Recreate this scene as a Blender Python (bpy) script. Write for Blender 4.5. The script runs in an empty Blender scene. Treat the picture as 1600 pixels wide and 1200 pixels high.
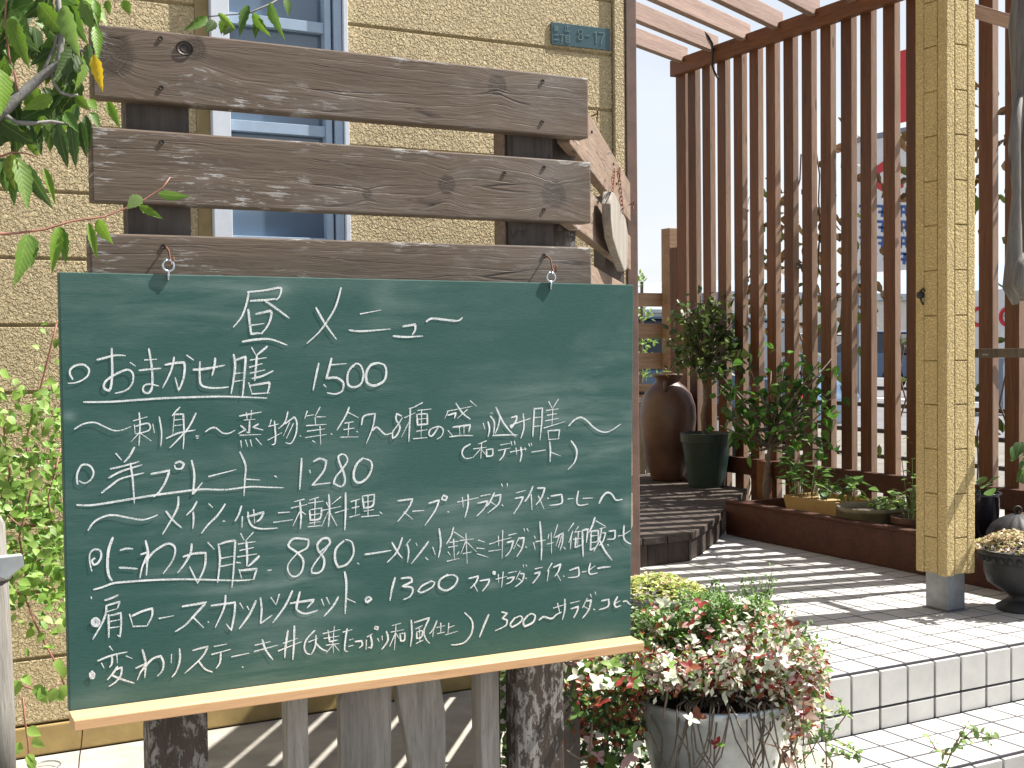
import bpy, bmesh, math, random
import numpy as np
from mathutils import Vector, Matrix
random.seed(7)
S = bpy.context.scene
COL = S.collection
# ---------------------------------------------------------------- camera, sky, sun, exposure
FPX, YAW, PITCH, ROLL = 1932.4, 0.488484, -0.030208, -0.010802
def _axes():
    F = Vector((math.sin(YAW)*math.cos(PITCH), math.cos(YAW)*math.cos(PITCH), math.sin(PITCH)))
    R = Vector((math.cos(YAW), -math.sin(YAW), 0)); U = R.cross(F)
    c, s = math.cos(ROLL), math.sin(ROLL)
    return F, c*R + s*U, c*U - s*R
CF, CR, CU = _axes()
cam_d = bpy.data.cameras.new('camera'); cam = bpy.data.objects.new('camera', cam_d); COL.objects.link(cam)
m = Matrix.Identity(4)
for i in range(3):
    m[i][0] = CR[i]; m[i][1] = CU[i]; m[i][2] = -CF[i]
cam.matrix_world = m
cam_d.sensor_width = 36; cam_d.lens = FPX/1600*36; cam_d.clip_start = .05; cam_d.clip_end = 3000
S.camera = cam
SUN_EL, SUN_AZ = math.radians(54), math.radians(12)     # azimuth: from +X towards the camera side
w = bpy.data.worlds.new('World'); S.world = w; w.use_nodes = True
nt = w.node_tree; nt.nodes.clear()
sky = nt.nodes.new('ShaderNodeTexSky'); sky.sky_type = 'NISHITA'; sky.sun_disc = False
sky.sun_elevation = SUN_EL; sky.sun_rotation = math.radians(90) + SUN_AZ; sky.dust_density = 2.5; sky.air_density = 1.0
tc = nt.nodes.new('ShaderNodeTexCoord'); mp = nt.nodes.new('ShaderNodeMapping'); mp.inputs['Scale'].default_value = (1.2, 1.2, 4)
nz = nt.nodes.new('ShaderNodeTexNoise'); nz.inputs['Scale'].default_value = 2.2; nz.inputs['Detail'].default_value = 7
rp = nt.nodes.new('ShaderNodeValToRGB'); rp.color_ramp.elements[0].position = .38; rp.color_ramp.elements[1].position = .6
rp.color_ramp.elements[0].color = (.72, .72, .72, 1); rp.color_ramp.elements[1].color = (.95, .95, .95, 1)
mix = nt.nodes.new('ShaderNodeMixRGB'); mix.inputs[2].default_value = (8.9, 9.2, 9.6, 1)
bg = nt.nodes.new('ShaderNodeBackground'); bg.inputs['Strength'].default_value = 0.05
out = nt.nodes.new('ShaderNodeOutputWorld'); L = nt.links.new
L(tc.outputs['Generated'], mp.inputs[0]); L(mp.outputs[0], nz.inputs[0]); L(nz.outputs[0], rp.inputs[0]); 
spx = nt.nodes.new('ShaderNodeSeparateXYZ'); L(tc.outputs['Generated'], spx.inputs[0])
hz = nt.nodes.new('ShaderNodeValToRGB'); L(spx.outputs[2], hz.inputs[0]); he = hz.color_ramp.elements      # milky towards the horizon, clear overhead
he[0].position = .0; he[0].color = (1,1,1,1); he[1].position = 1; he[1].color = (.06,.06,.06,1); e_ = he.new(.30); e_.color = (.72,.72,.72,1); e_ = he.new(.5); e_.color = (.2,.2,.2,1)
mm = nt.nodes.new('ShaderNodeMath'); mm.operation = 'MULTIPLY'; L(rp.outputs[0], mm.inputs[0]); L(hz.outputs[0], mm.inputs[1]); L(mm.outputs[0], mix.inputs[0])
L(sky.outputs[0], mix.inputs[1]); L(mix.outputs[0], bg.inputs[0]); L(bg.outputs[0], out.inputs[0])
sl = bpy.data.lights.new('sun', 'SUN'); sl.energy = 5.0; sl.angle = math.radians(.5); sl.color = (1, .955, .88)
sun = bpy.data.objects.new('sun', sl); COL.objects.link(sun)
sdir = Vector((math.cos(SUN_EL)*math.cos(SUN_AZ), -math.cos(SUN_EL)*math.sin(SUN_AZ), math.sin(SUN_EL)))
sun.rotation_euler = sdir.to_track_quat('Z', 'Y').to_euler(); sun.location = (8, -4, 9)
S.view_settings.view_transform = 'Standard'; S.view_settings.look = 'None'; S.view_settings.gamma = 1
S.view_settings.exposure = 1.36; S.view_settings.use_curve_mapping = False
S.render.engine = 'CYCLES'; S.cycles.max_bounces = 6; S.cycles.transparent_max_bounces = 8

# ---------------------------------------------------------------- reading positions in the photograph back onto real planes
def ray(x, y): return CF + CR*((x-800)/FPX) - CU*((y-600)/FPX)
def onY(x, y, Y): d = ray(x, y); return d*(Y/d.y)
def onX(x, y, X): d = ray(x, y); return d*(X/d.x)
def onZ(x, y, Z): d = ray(x, y); return d*(Z/d.z)
def onD(x, y, D): return ray(x, y)*D          # at optical depth D

# ---------------------------------------------------------------- helpers
def tag(o, label=None, cat=None, group=None, kind=None):
    if label: o['label'] = label
    if cat: o['category'] = cat
    if group: o['group'] = group
    if kind: o['kind'] = kind
    return o
def thing(name, label=None, cat=None, loc=(0,0,0), group=None, kind=None):
    o = bpy.data.objects.new(name, None); COL.objects.link(o); o.location = loc; o.empty_display_size = .05
    return tag(o, label, cat, group, kind)
def link(name, me, parent=None, mat=None, loc=None, rot=None):
    if mat is not None and not me.materials: me.materials.append(mat)
    o = bpy.data.objects.new(name, me); COL.objects.link(o)
    if parent is not None:
        o.parent = parent
        pw = parent
        off = Vector((0,0,0))
        while pw is not None: off += Vector(pw.location); pw = pw.parent
        base = Vector(loc) if loc is not None else Vector((0,0,0))
        o.location = base - off
    elif loc is not None: o.location = loc
    if rot is not None: o.rotation_euler = rot
    return o
class MB:
    def __init__(s): s.v = []; s.f = []; s.c = []; s.cc = None
    def add(s, vs, fs):
        n = len(s.v); s.v += [tuple(v) for v in vs]
        for f in fs:
            s.f.append(tuple(i+n for i in f)); s.c.append(s.cc)
    def box(s, a, b):
        x0,y0,z0 = a; x1,y1,z1 = b
        s.add([(x0,y0,z0),(x1,y0,z0),(x1,y1,z0),(x0,y1,z0),(x0,y0,z1),(x1,y0,z1),(x1,y1,z1),(x0,y1,z1)],
              [(0,3,2,1),(4,5,6,7),(0,1,5,4),(1,2,6,5),(2,3,7,6),(3,0,4,7)])
    def prism(s, poly, d):        # polygon (list of Vector) extruded by vector d
        n = len(poly); d = Vector(d)
        vs = [Vector(p) for p in poly] + [Vector(p)+d for p in poly]
        s.add(vs, [tuple(range(n-1,-1,-1)), tuple(range(n,2*n))] + [(i,(i+1)%n,n+(i+1)%n,n+i) for i in range(n)])
    def tube(s, pts, r, seg=6, cap=True):
        pts = [Vector(p) for p in pts]; n = len(pts); rs = r if isinstance(r,(list,tuple)) else [r]*n
        vs = []; prev = None
        for i,p in enumerate(pts):
            t = (pts[min(i+1,n-1)]-pts[max(i-1,0)]).normalized()
            if prev is None:
                u = t.orthogonal().normalized()
            else:
                u = (prev - t*prev.dot(t)).normalized()
            prev = u; v = t.cross(u)
            for k in range(seg):
                a = 2*math.pi*k/seg; vs.append(p + (u*math.cos(a)+v*math.sin(a))*rs[i])
        fs = [(i*seg+k, i*seg+(k+1)%seg, (i+1)*seg+(k+1)%seg, (i+1)*seg+k) for i in range(n-1) for k in range(seg)]
        if cap: fs += [tuple(range(seg-1,-1,-1)), tuple(range((n-1)*seg, n*seg))]
        s.add(vs, fs)
    def lathe(s, prof, c=(0,0,0), seg=32, sx=1, sy=1):
        c = Vector(c); vs = []
        for (r,z) in prof:
            for k in range(seg):
                a = 2*math.pi*k/seg; vs.append((c.x+r*math.cos(a)*sx, c.y+r*math.sin(a)*sy, c.z+z))
        n = len(prof)
        s.add(vs, [(i*seg+k, i*seg+(k+1)%seg, (i+1)*seg+(k+1)%seg, (i+1)*seg+k) for i in range(n-1) for k in range(seg)])
    def mesh(s, name, smooth=False, bevel=0, bseg=2):
        me = bpy.data.meshes.new(name); me.from_pydata(s.v, [], s.f)
        if any(c is not None for c in s.c):
            at = me.color_attributes.new('Col', 'FLOAT_COLOR', 'CORNER'); buf = []
            for f,c in zip(s.f, s.c): buf += list(((c or (1,1,1))+(1,)))*len(f)
            at.data.foreach_set('color', buf)
        if bevel:
            bm = bmesh.new(); bm.from_mesh(me)
            bmesh.ops.recalc_face_normals(bm, faces=bm.faces)
            bmesh.ops.bevel(bm, geom=[e for e in bm.edges if e.is_manifold and e.calc_face_angle(0) > .5], offset=bevel, segments=bseg, affect='EDGES', profile=.6)
            bm.to_mesh(me); bm.free()
        if smooth: me.polygons.foreach_set('use_smooth', [True]*len(me.polygons))
        me.update(); return me
    def build(s, name, mat, parent=None, smooth=False, bevel=0, loc=None, rot=None, bseg=2):
        return link(name, s.mesh(name, smooth, bevel, bseg), parent, mat, loc, rot)
def boxmesh(name, sx, sy, sz, bevel=.002, mat=None):
    b = MB(); b.box((-sx/2,-sy/2,-sz/2),(sx/2,sy/2,sz/2)); me = b.mesh(name, bevel=bevel)
    if mat: me.materials.append(mat)
    return me
def cbox(name, a, b, mat, parent=None, bevel=.002):
    """box between two corners with its origin in its own centre"""
    a = Vector(a); b = Vector(b); c = (a+b)/2; d = b-a
    me = boxmesh(name, abs(d.x), abs(d.y), abs(d.z), bevel, mat)
    return link(name, me, parent, None, c)
def beam(name, p, q, wid, hei, mat, parent=None, bevel=.002, roll=0):
    """straight bar from p to q; local X along the bar, Z up"""
    p = Vector(p); q = Vector(q); d = q-p; L_ = d.length
    me = boxmesh(name, L_, wid, hei, bevel, mat)
    rot = d.to_track_quat('X', 'Z').to_euler()
    return link(name, me, parent, None, (p+q)/2, rot)

# ---------------------------------------------------------------- materials
def newmat(name):
    m_ = bpy.data.materials.new(name); m_.use_nodes = True; n = m_.node_tree; n.nodes.clear()
    o = n.nodes.new('ShaderNodeOutputMaterial'); b = n.nodes.new('ShaderNodeBsdfPrincipled'); n.links.new(b.outputs[0], o.inputs[0])
    return m_, n, b, o
class NT:
    def __init__(s, n): s.n = n; s.l = n.links.new
    def node(s, t, **k):
        x = s.n.nodes.new(t)
        for a,b in k.items(): setattr(x, a, b)
        return x
    def inp(s, x, i, v):
        if v is None: return
        if hasattr(v, 'is_linked') or hasattr(v, 'links'): s.l(v, x.inputs[i])
        else: x.inputs[i].default_value = v
    def math(s, op, a, b=None, c=None, clamp=False):
        x = s.node('ShaderNodeMath', operation=op); x.use_clamp = clamp
        s.inp(x,0,a); s.inp(x,1,b); s.inp(x,2,c); return x.outputs[0]
    def coords(s, kind='Object', scale=(1,1,1), loc=(0,0,0), rnd=False):
        t = s.node('ShaderNodeTexCoord'); o = t.outputs[kind]
        if rnd:
            oi = s.node('ShaderNodeObjectInfo'); v = s.node('ShaderNodeVectorMath', operation='SCALE'); 
            cx = s.node('ShaderNodeCombineXYZ'); s.l(oi.outputs['Random'], cx.inputs[0]); s.l(oi.outputs['Random'], cx.inputs[1]); s.l(oi.outputs['Random'], cx.inputs[2])
            s.l(cx.outputs[0], v.inputs[0]); v.inputs['Scale'].default_value = 37.0
            a = s.node('ShaderNodeVectorMath', operation='ADD'); s.l(o, a.inputs[0]); s.l(v.outputs[0], a.inputs[1]); o = a.outputs[0]
        m_ = s.node('ShaderNodeMapping'); s.l(o, m_.inputs[0]); m_.inputs['Scale'].default_value = scale; m_.inputs['Location'].default_value = loc
        return m_.outputs[0]
    def noise(s, vec, scale, detail=4, rough=.6, dist=0):
        x = s.node('ShaderNodeTexNoise'); s.inp(x,'Vector',vec); x.inputs['Scale'].default_value = scale
        x.inputs['Detail'].default_value = detail; x.inputs['Roughness'].default_value = rough; x.inputs['Distortion'].default_value = dist
        return x.outputs[0]
    def ramp(s, fac, stops):
        x = s.node('ShaderNodeValToRGB'); s.l(fac, x.inputs[0]); e = x.color_ramp.elements
        while len(e) < len(stops): e.new(.5)
        for el,(p,c) in zip(e, stops):
            el.position = p; el.color = (c if isinstance(c, tuple) else (c,c,c)) + (1,)
        return x.outputs[0]
    def mix(s, f, a, b, mode='MIX'):
        x = s.node('ShaderNodeMixRGB', blend_type=mode); s.inp(x,0,f)
        for i,v in ((1,a),(2,b)):
            if isinstance(v, tuple): x.inputs[i].default_value = v+(1,) if len(v)==3 else v
            else: s.l(v, x.inputs[i])
        return x.outputs[0]
    def bump(s, b, h, dist=.002, strength=1):
        x = s.node('ShaderNodeBump'); s.l(h, x.inputs['Height']); x.inputs['Distance'].default_value = dist; x.inputs['Strength'].default_value = strength
        s.l(x.outputs[0], b.inputs['Normal'])
def simple(name, c, rough=.6, var=.12, scale=20, bump=0, metal=0, spec=.5, bscale=None, rnd=True):
    m_, n, b, o = newmat(name); t = NT(n)
    v = t.coords(rnd=rnd)
    f = t.noise(v, scale, 5)
    lo = tuple(x*(1-var*1.6) for x in c); hi = tuple(min(1,x*(1+var)) for x in c)
    t.l(t.ramp(f, [(.3,lo),(.7,hi)]), b.inputs['Base Color']); b.inputs['Roughness'].default_value = rough
    b.inputs['Metallic'].default_value = metal; b.inputs['Specular IOR Level'].default_value = spec
    if bump: t.bump(b, t.noise(v, bscale or scale*4, 4), bump)
    return m_
def stucco(name, c, depth=.006, sc=150):
    m_, n, b, o = newmat(name); t = NT(n); v = t.coords('Object', rnd=False)
    g = t.node('ShaderNodeNewGeometry').outputs['Position']
    n1 = t.noise(g, sc, 2, .5, .6); n2 = t.noise(g, sc*3.5, 2); n3 = t.noise(g, 3, 4)
    h = t.ramp(n1, [(.36,0.),(.5,.55),(.62,1.)])
    col = t.mix(t.ramp(n3, [(.3,0.),(.7,1.)]), tuple(x*.88 for x in c), tuple(x*1.05 for x in c))
    col = t.mix(t.math('MULTIPLY', t.ramp(n1,[(.38,1.),(.52,0.)]), .28), col, tuple(x*.62 for x in c))
    # run-off stains, vertical
    st = t.noise(t.coords('Object', scale=(9,9,.9)), 2.5, 5); col = t.mix(t.ramp(st, [(.55,0.),(.8,.25)]), col, tuple(x*.6 for x in c))
    t.l(col, b.inputs['Base Color']); b.inputs['Roughness'].default_value = .8; b.inputs['Specular IOR Level'].default_value = .25
    hh = t.math('ADD', h, t.math('MULTIPLY', n2, .3)); t.bump(b, hh, depth); return m_
def wood(name, lo, hi, knots=None, scuff=0, grain=110, peel=0, rnd=True, rough=.65, axis='X', bumpd=.0012, knotrand=True, sheen=.3):
    """lo/hi colours; grain runs along local axis; knots = [(u,v,r)] in the board's own length/height coordinates"""
    m_, n, b, o = newmat(name); t = NT(n)
    tco = t.node('ShaderNodeTexCoord').outputs['Object']; sp = t.node('ShaderNodeSeparateXYZ'); t.l(tco, sp.inputs[0])
    if axis == 'X': u, v, w_ = sp.outputs[0], sp.outputs[2], sp.outputs[1]
    else: u, v, w_ = sp.outputs[2], sp.outputs[1], sp.outputs[0]
    if rnd:
        r = t.node('ShaderNodeObjectInfo').outputs['Random']; ro = t.math('MULTIPLY', r, 53.)
    else: ro = 3.1
    vv = t.math('MULTIPLY_ADD', t.noise(t.coords(scale=(2.5,6,6) if axis=='X' else (6,6,2.5), rnd=rnd), 1.3, 3), .03, v)
    kmask = None; ring = None
    for (ku,kv,kr) in (knots or []):
        du = t.math('SUBTRACT', u, ku); dv = t.math('SUBTRACT', v, kv)
        d = t.math('SQRT', t.math('ADD', t.math('POWER', t.math('ABSOLUTE', du), 2.), t.math('POWER', t.math('ABSOLUTE', dv), 2.)))
        d = t.math('MULTIPLY_ADD', t.math('SUBTRACT', t.noise(tco, 38, 2), .5), kr*.7, d)
        # wrap the grain around the knot
        g = t.math('EXPONENT', t.math('MULTIPLY', t.math('POWER', t.math('DIVIDE', d, kr*2.6), 2.), -1.))
        sg = t.math('DIVIDE', dv, t.math('ADD', d, .004))
        vv = t.math('ADD', vv, t.math('MULTIPLY', t.math('MULTIPLY', g, sg), kr*.9))
        k = t.math('SUBTRACT', 1., t.math('DIVIDE', d, kr), clamp=True)
        k = t.math('MULTIPLY', k, 3.5, clamp=True)
        kmask = k if kmask is None else t.math('MAXIMUM', kmask, k)
        rr = t.math('MULTIPLY', t.math('ADD', t.math('SINE', t.math('MULTIPLY', d, 1150.)), 1.), .5)
        rg = t.math('MULTIPLY', rr, k); ring = rg if ring is None else t.math('MAXIMUM', ring, rg)
    cv = t.node('ShaderNodeCombineXYZ'); t.l(t.math('ADD', t.math('MULTIPLY', u, .055), ro), cv.inputs[0]); t.l(vv, cv.inputs[1]); t.l(t.math('MULTIPLY', w_, .8), cv.inputs[2])
    g1 = t.noise(cv.outputs[0], grain, 5, .65, .3); g2 = t.noise(cv.outputs[0], grain*4, 3); g3 = t.noise(cv.outputs[0], grain*.16, 3)
    gg = t.math('ADD', t.math('MULTIPLY', g1, .6), t.math('MULTIPLY', g3, .4))
    col = t.mix(t.ramp(gg, [(.33,0.),(.66,1.)]), lo, hi)
    col = t.mix(t.ramp(g2, [(.28,.38),(.43,0.)]), col, tuple(x*.4 for x in lo))
    h = t.math('ADD', t.math('MULTIPLY', g1, .7), t.math('MULTIPLY', g2, .5))
    if kmask is not None:
        col = t.mix(t.math('MULTIPLY', kmask, .88), col, t.mix(ring, tuple(x*.50 for x in lo), tuple(x*.80 for x in lo)))
        h = t.math('SUBTRACT', h, t.math('MULTIPLY', kmask, .25))
    elif knotrand:
        vo = t.node('ShaderNodeTexVoronoi'); t.l(t.coords(scale=(2.2,14,14) if axis=='X' else (14,14,2.2), rnd=rnd), vo.inputs['Vector']); vo.inputs['Scale'].default_value = 1.3
        col = t.mix(t.ramp(vo.outputs['Distance'], [(.05,.85),(.11,0.)]), col, tuple(x*.25 for x in lo))
    if scuff:
        ck = t.node('ShaderNodeCombineXYZ'); t.l(t.math('MULTIPLY_ADD', u, .9, ro), ck.inputs[0]); t.l(t.math('MULTIPLY', vv, 26.), ck.inputs[1]); ck.inputs[2].default_value = 9.
        cw = t.node('ShaderNodeTexVoronoi'); cw.feature = 'DISTANCE_TO_EDGE'; t.l(ck.outputs[0], cw.inputs['Vector']); cw.inputs['Scale'].default_value = 1.25
        cm = t.math('MULTIPLY', t.ramp(cw.outputs['Distance'], [(.0,1.),(.022,0.)]), t.ramp(t.noise(t.coords(scale=(3,1,12), rnd=rnd), 2.2, 3), [(.46,0.),(.62,1.)]))
        col = t.mix(t.math('MULTIPLY', cm, .8), col, (.012,.009,.008)); h = t.math('SUBTRACT', h, t.math('MULTIPLY', cm, .8))
    if scuff:      # flakes of old white paint and bleached streaks, caught on the raised grain
        big = t.noise(t.coords(scale=(3,1,9) if axis=='X' else (9,9,3), rnd=rnd), 1.6, 3)
        cv2 = t.node('ShaderNodeCombineXYZ'); t.l(t.math('ADD', t.math('MULTIPLY', u, .16), ro), cv2.inputs[0]); t.l(vv, cv2.inputs[1]); cv2.inputs[2].default_value = 4.
        fl = t.noise(cv2.outputs[0], 150, 4, .7)
        mk = t.math('MULTIPLY', t.ramp(fl, [(.54,0.),(.60,1.)]), t.ramp(big, [(.62-scuff*.16,0.),(.74-scuff*.16,1.)]))
        if axis == 'X': mk = t.math('MULTIPLY', mk, t.math('MAXIMUM', t.math('MULTIPLY_ADD', u, -3.2, .25, clamp=True), t.math('MAXIMUM', t.math('MULTIPLY_ADD', v, 60., -1.9, clamp=True), .18)))
        col = t.mix(t.math('MULTIPLY', mk, .75), col, (.48,.48,.47))
        gw = t.ramp(t.noise(t.coords(scale=(2,1,3), rnd=rnd), 2.4, 4), [(.5,0.),(.85,.45)])
        col = t.mix(gw, col, (.23,.22,.21))
    if peel:       # peeling dark coat over pale weathered wood
        pv = t.noise(t.coords(scale=(1,1,.42), rnd=rnd), 85, 6, .75, .4)
        pb = t.noise(t.coords(scale=(5,5,.8), rnd=rnd), 3., 3)
        ps = t.math('ADD', t.math('MULTIPLY', pv, .65), t.math('MULTIPLY', pb, .35))
        pm = t.ramp(ps, [(.50,0.),(.535,1.)]); col = t.mix(pm, col, t.mix(g2, (.20,.19,.18), (.34,.325,.31))); h = t.math('SUBTRACT', h, t.math('MULTIPLY', pm, .5))
    if rnd:
        hv = t.node('ShaderNodeHueSaturation'); t.l(col, hv.inputs['Color']); t.l(t.math('MULTIPLY_ADD', r, .34, .83), hv.inputs['Value']); col = hv.outputs[0]
    t.l(col, b.inputs['Base Color']); b.inputs['Roughness'].default_value = rough; b.inputs['Specular IOR Level'].default_value = sheen
    t.bump(b, h, bumpd*(.55 if scuff and knots is not None else 1)); return m_
def leafmat(name, src='obj', trans=.35, rough=.45, veins=True, variegate=False):
    m_, n, b, o = newmat(name); t = NT(n)
    if src == 'obj': c = t.node('ShaderNodeObjectInfo').outputs['Color']
    else:
        a = t.node('ShaderNodeVertexColor'); a.layer_name = 'Col'; c = a.outputs[0]
    if veins and src == 'obj':
        sp = t.node('ShaderNodeSeparateXYZ'); t.l(t.node('ShaderNodeTexCoord').outputs['Object'], sp.inputs[0])
        ax = t.math('ABSOLUTE', sp.outputs[0])
        st = t.math('SINE', t.math('MULTIPLY', t.math('SUBTRACT', sp.outputs[1], t.math('MULTIPLY', ax, 1.1)), 62.))
        st = t.math('MULTIPLY_ADD', st, .5, .5)
        mid = t.math('LESS_THAN', ax, .012)
        c2 = t.mix(t.math('MULTIPLY', st, .12), c, (.02,.045,.008)); c = t.mix(t.math('MULTIPLY', mid, .4), c2, (.30,.38,.12))
        t.bump(b, st, .00012)
    g = t.noise(t.node('ShaderNodeNewGeometry').outputs['Position'], 60, 3)
    c = t.mix(t.ramp(g, [(.35,.35),(.65,0.)]), c, t.mix(.5, c, (.02,.04,.01)))
    t.l(c, b.inputs['Base Color']); b.inputs['Roughness'].default_value = rough; b.inputs['Specular IOR Level'].default_value = .4
    tr = t.node('ShaderNodeBsdfTranslucent'); t.l(c, tr.inputs[0]); mx = t.node('ShaderNodeMixShader'); mx.inputs[0].default_value = trans
    t.l(b.outputs[0], mx.inputs[1]); t.l(tr.outputs[0], mx.inputs[2]); t.l(mx.outputs[0], o.inputs[0]); return m_

M = {}
M['stucco'] = stucco('stucco_wall', (.60,.485,.285))
M['stucco_pillar'] = stucco('stucco_pillar', (.59,.455,.215), .0045, 140)
M['paint_smooth'] = simple('smooth_ochre_paint', (.33,.235,.09), .7, .2, 9, .0006)
M['groove'] = simple('groove_paint', (.30,.22,.10), .8, .15, 30)
M['alu'] = simple('window_aluminium', (.62,.66,.72), .4, .05, 30)
M['alublue'] = simple('window_sash_paint', (.34,.44,.56), .4, .05, 30)
M['brownmetal'] = simple('brown_post_paint', (.13,.075,.055), .55, .2, 14, .0004)
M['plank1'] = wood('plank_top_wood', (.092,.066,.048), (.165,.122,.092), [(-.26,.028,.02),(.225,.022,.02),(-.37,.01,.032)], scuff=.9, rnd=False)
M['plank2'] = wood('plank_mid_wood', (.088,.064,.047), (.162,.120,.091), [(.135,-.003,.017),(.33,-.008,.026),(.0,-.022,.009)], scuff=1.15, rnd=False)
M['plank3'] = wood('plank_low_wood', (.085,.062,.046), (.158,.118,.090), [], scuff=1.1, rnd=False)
M['postwood'] = wood('screen_post_wood', (.05,.042,.036), (.105,.088,.078), scuff=.45, axis='Z')
M['peelwood'] = wood('peeling_post_wood', (.045,.035,.028), (.085,.065,.052), peel=1, axis='Z')
M['greywood'] = wood('grey_picket_wood', (.14,.132,.12), (.34,.325,.30), axis='Z', grain=130, bumpd=.0018)
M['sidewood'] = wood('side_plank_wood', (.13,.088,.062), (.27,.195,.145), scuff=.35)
M['slat'] = wood('stained_slat_wood', (.052,.019,.009), (.135,.052,.024), axis='Z', rough=.55)
M['slatedge'] = wood('sunlit_slat_edge_wood', (.21,.135,.095), (.36,.25,.185), axis='Z', rough=.6)  # pale tone paints sunlight onto the narrow slat edges
M['rail'] = wood('stained_rail_wood', (.085,.032,.014), (.20,.08,.034), rough=.55)
M['rafter'] = wood('rafter_wood', (.20,.14,.115), (.36,.26,.22))
M['planter'] = wood('planter_board_wood', (.035,.012,.007), (.085,.030,.018), rough=.6)
M['decktop'] = wood('deck_board_wood', (.028,.022,.019), (.085,.066,.055), axis='X', rough=.75)
M['trayw'] = wood('tray_wood', (.52,.30,.15), (.66,.41,.22), rnd=False, rough=.5, grain=80, knotrand=False, bumpd=.0003)
M['drift'] = wood('driftwood', (.085,.078,.07), (.26,.235,.205), axis='Z', bumpd=.002)
M['signwood'] = wood('pale_sign_wood', (.14,.13,.115), (.33,.30,.26), axis='Z', bumpd=.002)
M['stakewood'] = wood('stake_wood', (.12,.115,.105), (.30,.285,.26), axis='Z', grain=130, bumpd=.002, peel=0)
M['farwood'] = wood('far_plank_wood', (.20,.12,.07), (.38,.25,.16))
M['steel'] = simple('galvanised_steel', (.24,.26,.28), .45, .15, 25, .0003, metal=.6)
M['zinc'] = simple('zinc_tub', (.50,.54,.56), .42, .3, 9, .0005, metal=.55)
M['iron'] = simple('cast_iron', (.014,.014,.016), .6, .3, 30, .0008)
M['urnrim'] = simple('grey_urn', (.16,.155,.15), .6, .4, 30, .0008)
M['rust'] = simple('rusty_iron', (.16,.055,.025), .75, .35, 60, .0004)
M['eye'] = simple('zinc_eye', (.55,.6,.66), .25, .1, 40, metal=.9)
M['screw'] = simple('dark_screw', (.03,.024,.02), .5, .2, 80, metal=.4)
M['tile'] = simple('white_tile', (.47,.465,.445), .38, .07, 14, .0002)
M['grout'] = simple('dark_grout', (.055,.053,.065), .9, .2, 60, .0006)
M['concrete'] = simple('concrete', (.34,.32,.28), .85, .22, 6, .0012, bscale=60)
M['ground'] = simple('ground_dirt', (.16,.15,.13), .9, .2, 4, .002, bscale=50)
M['asphalt'] = simple('asphalt', (.13,.13,.14), .9, .15, 3, .003, bscale=80)
M['whiteline'] = simple('road_paint', (.75,.75,.73), .8, .1, 6)
M['terra'] = simple('brown_jar_clay', (.085,.043,.030), .42, .28, 8, .0008)
M['greenpot'] = simple('dark_green_plastic', (.010,.026,.022), .45, .15, 20)
M['trough'] = simple('ochre_trough', (.36,.24,.10), .7, .15, 9, .0006)
M['bowl'] = simple('olive_bowl_clay', (.14,.12,.07), .65, .3, 12, .0008)
M['soil'] = simple('soil', (.035,.025,.018), .95, .3, 60, .003)
M['stem'] = simple('grey_brown_stem', (.15,.12,.09), .8, .25, 60, .0008)
M['redstem'] = simple('reddish_stem', (.30,.13,.09), .6, .2, 60)
M['bark'] = simple('cherry_bark', (.20,.19,.18), .75, .25, 40, .001)
M['cable'] = simple('black_cable', (.012,.012,.014), .5, .1, 40)
M['greenstem'] = simple('green_stem', (.10,.14,.04), .6, .2, 60)
M['skirt'] = wood('deck_skirt_wood', (.022,.016,.013), (.06,.043,.034), axis='Z')
M['leaf'] = leafmat('leaf_green', 'obj', .42)
M['leafs'] = leafmat('leaf_plain', 'obj', .3, veins=False)
M['foliage'] = leafmat('foliage_mass', 'attr', .3, veins=False)
# board, chalk, glass and sign materials
def board_mat():
    m_, n, b, o = newmat('chalkboard_green'); t = NT(n); g = t.node('ShaderNodeTexCoord').outputs['Object']
    def mp_(sc, lc=(0,0,0), r=0):
        x = t.node('ShaderNodeMapping'); t.l(g, x.inputs[0]); x.inputs['Scale'].default_value = sc; x.inputs['Location'].default_value = lc; x.inputs['Rotation'].default_value = (0, r, 0); return x.outputs[0]
    big = t.noise(mp_((1.6,1,2.4)), 2.3, 4, .55, .5); wipe = t.noise(mp_((1.2,1,9), r=.10), 5, 5, .6, .4); fine = t.noise(mp_((8,1,60)), 9, 3)
    dust = t.math('ADD', t.math('MULTIPLY', t.ramp(big, [(.42,0.),(.75,1.)]), t.ramp(wipe, [(.38,0.),(.8,1.)])), t.math('MULTIPLY', t.ramp(fine, [(.4,0.),(.9,1.)]), .12))
    spots = None
    for (su,sv,ru,rv,am) in SMUDGE:
        sp = t.node('ShaderNodeSeparateXYZ'); t.l(g, sp.inputs[0])
        d = t.math('ADD', t.math('POWER', t.math('ABSOLUTE', t.math('DIVIDE', t.math('SUBTRACT', sp.outputs[0], su), ru)), 2.), t.math('POWER', t.math('ABSOLUTE', t.math('DIVIDE', t.math('SUBTRACT', sp.outputs[2], sv), rv)), 2.))
        e = t.math('MULTIPLY', t.math('EXPONENT', t.math('MULTIPLY', d, -1.)), am); spots = e if spots is None else t.math('ADD', spots, e)
    spots = t.math('MULTIPLY', spots, t.ramp(wipe, [(.3,.35),(.7,1.)]))
    k = t.math('ADD', t.math('MULTIPLY', dust, .40), spots, clamp=True)
    col = t.mix(k, (.020,.080,.068), (.36,.45,.43)); t.l(col, b.inputs['Base Color']); b.inputs['Roughness'].default_value = .62
    b.inputs['Specular IOR Level'].default_value = .35; t.bump(b, fine, .0002); return m_
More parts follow.
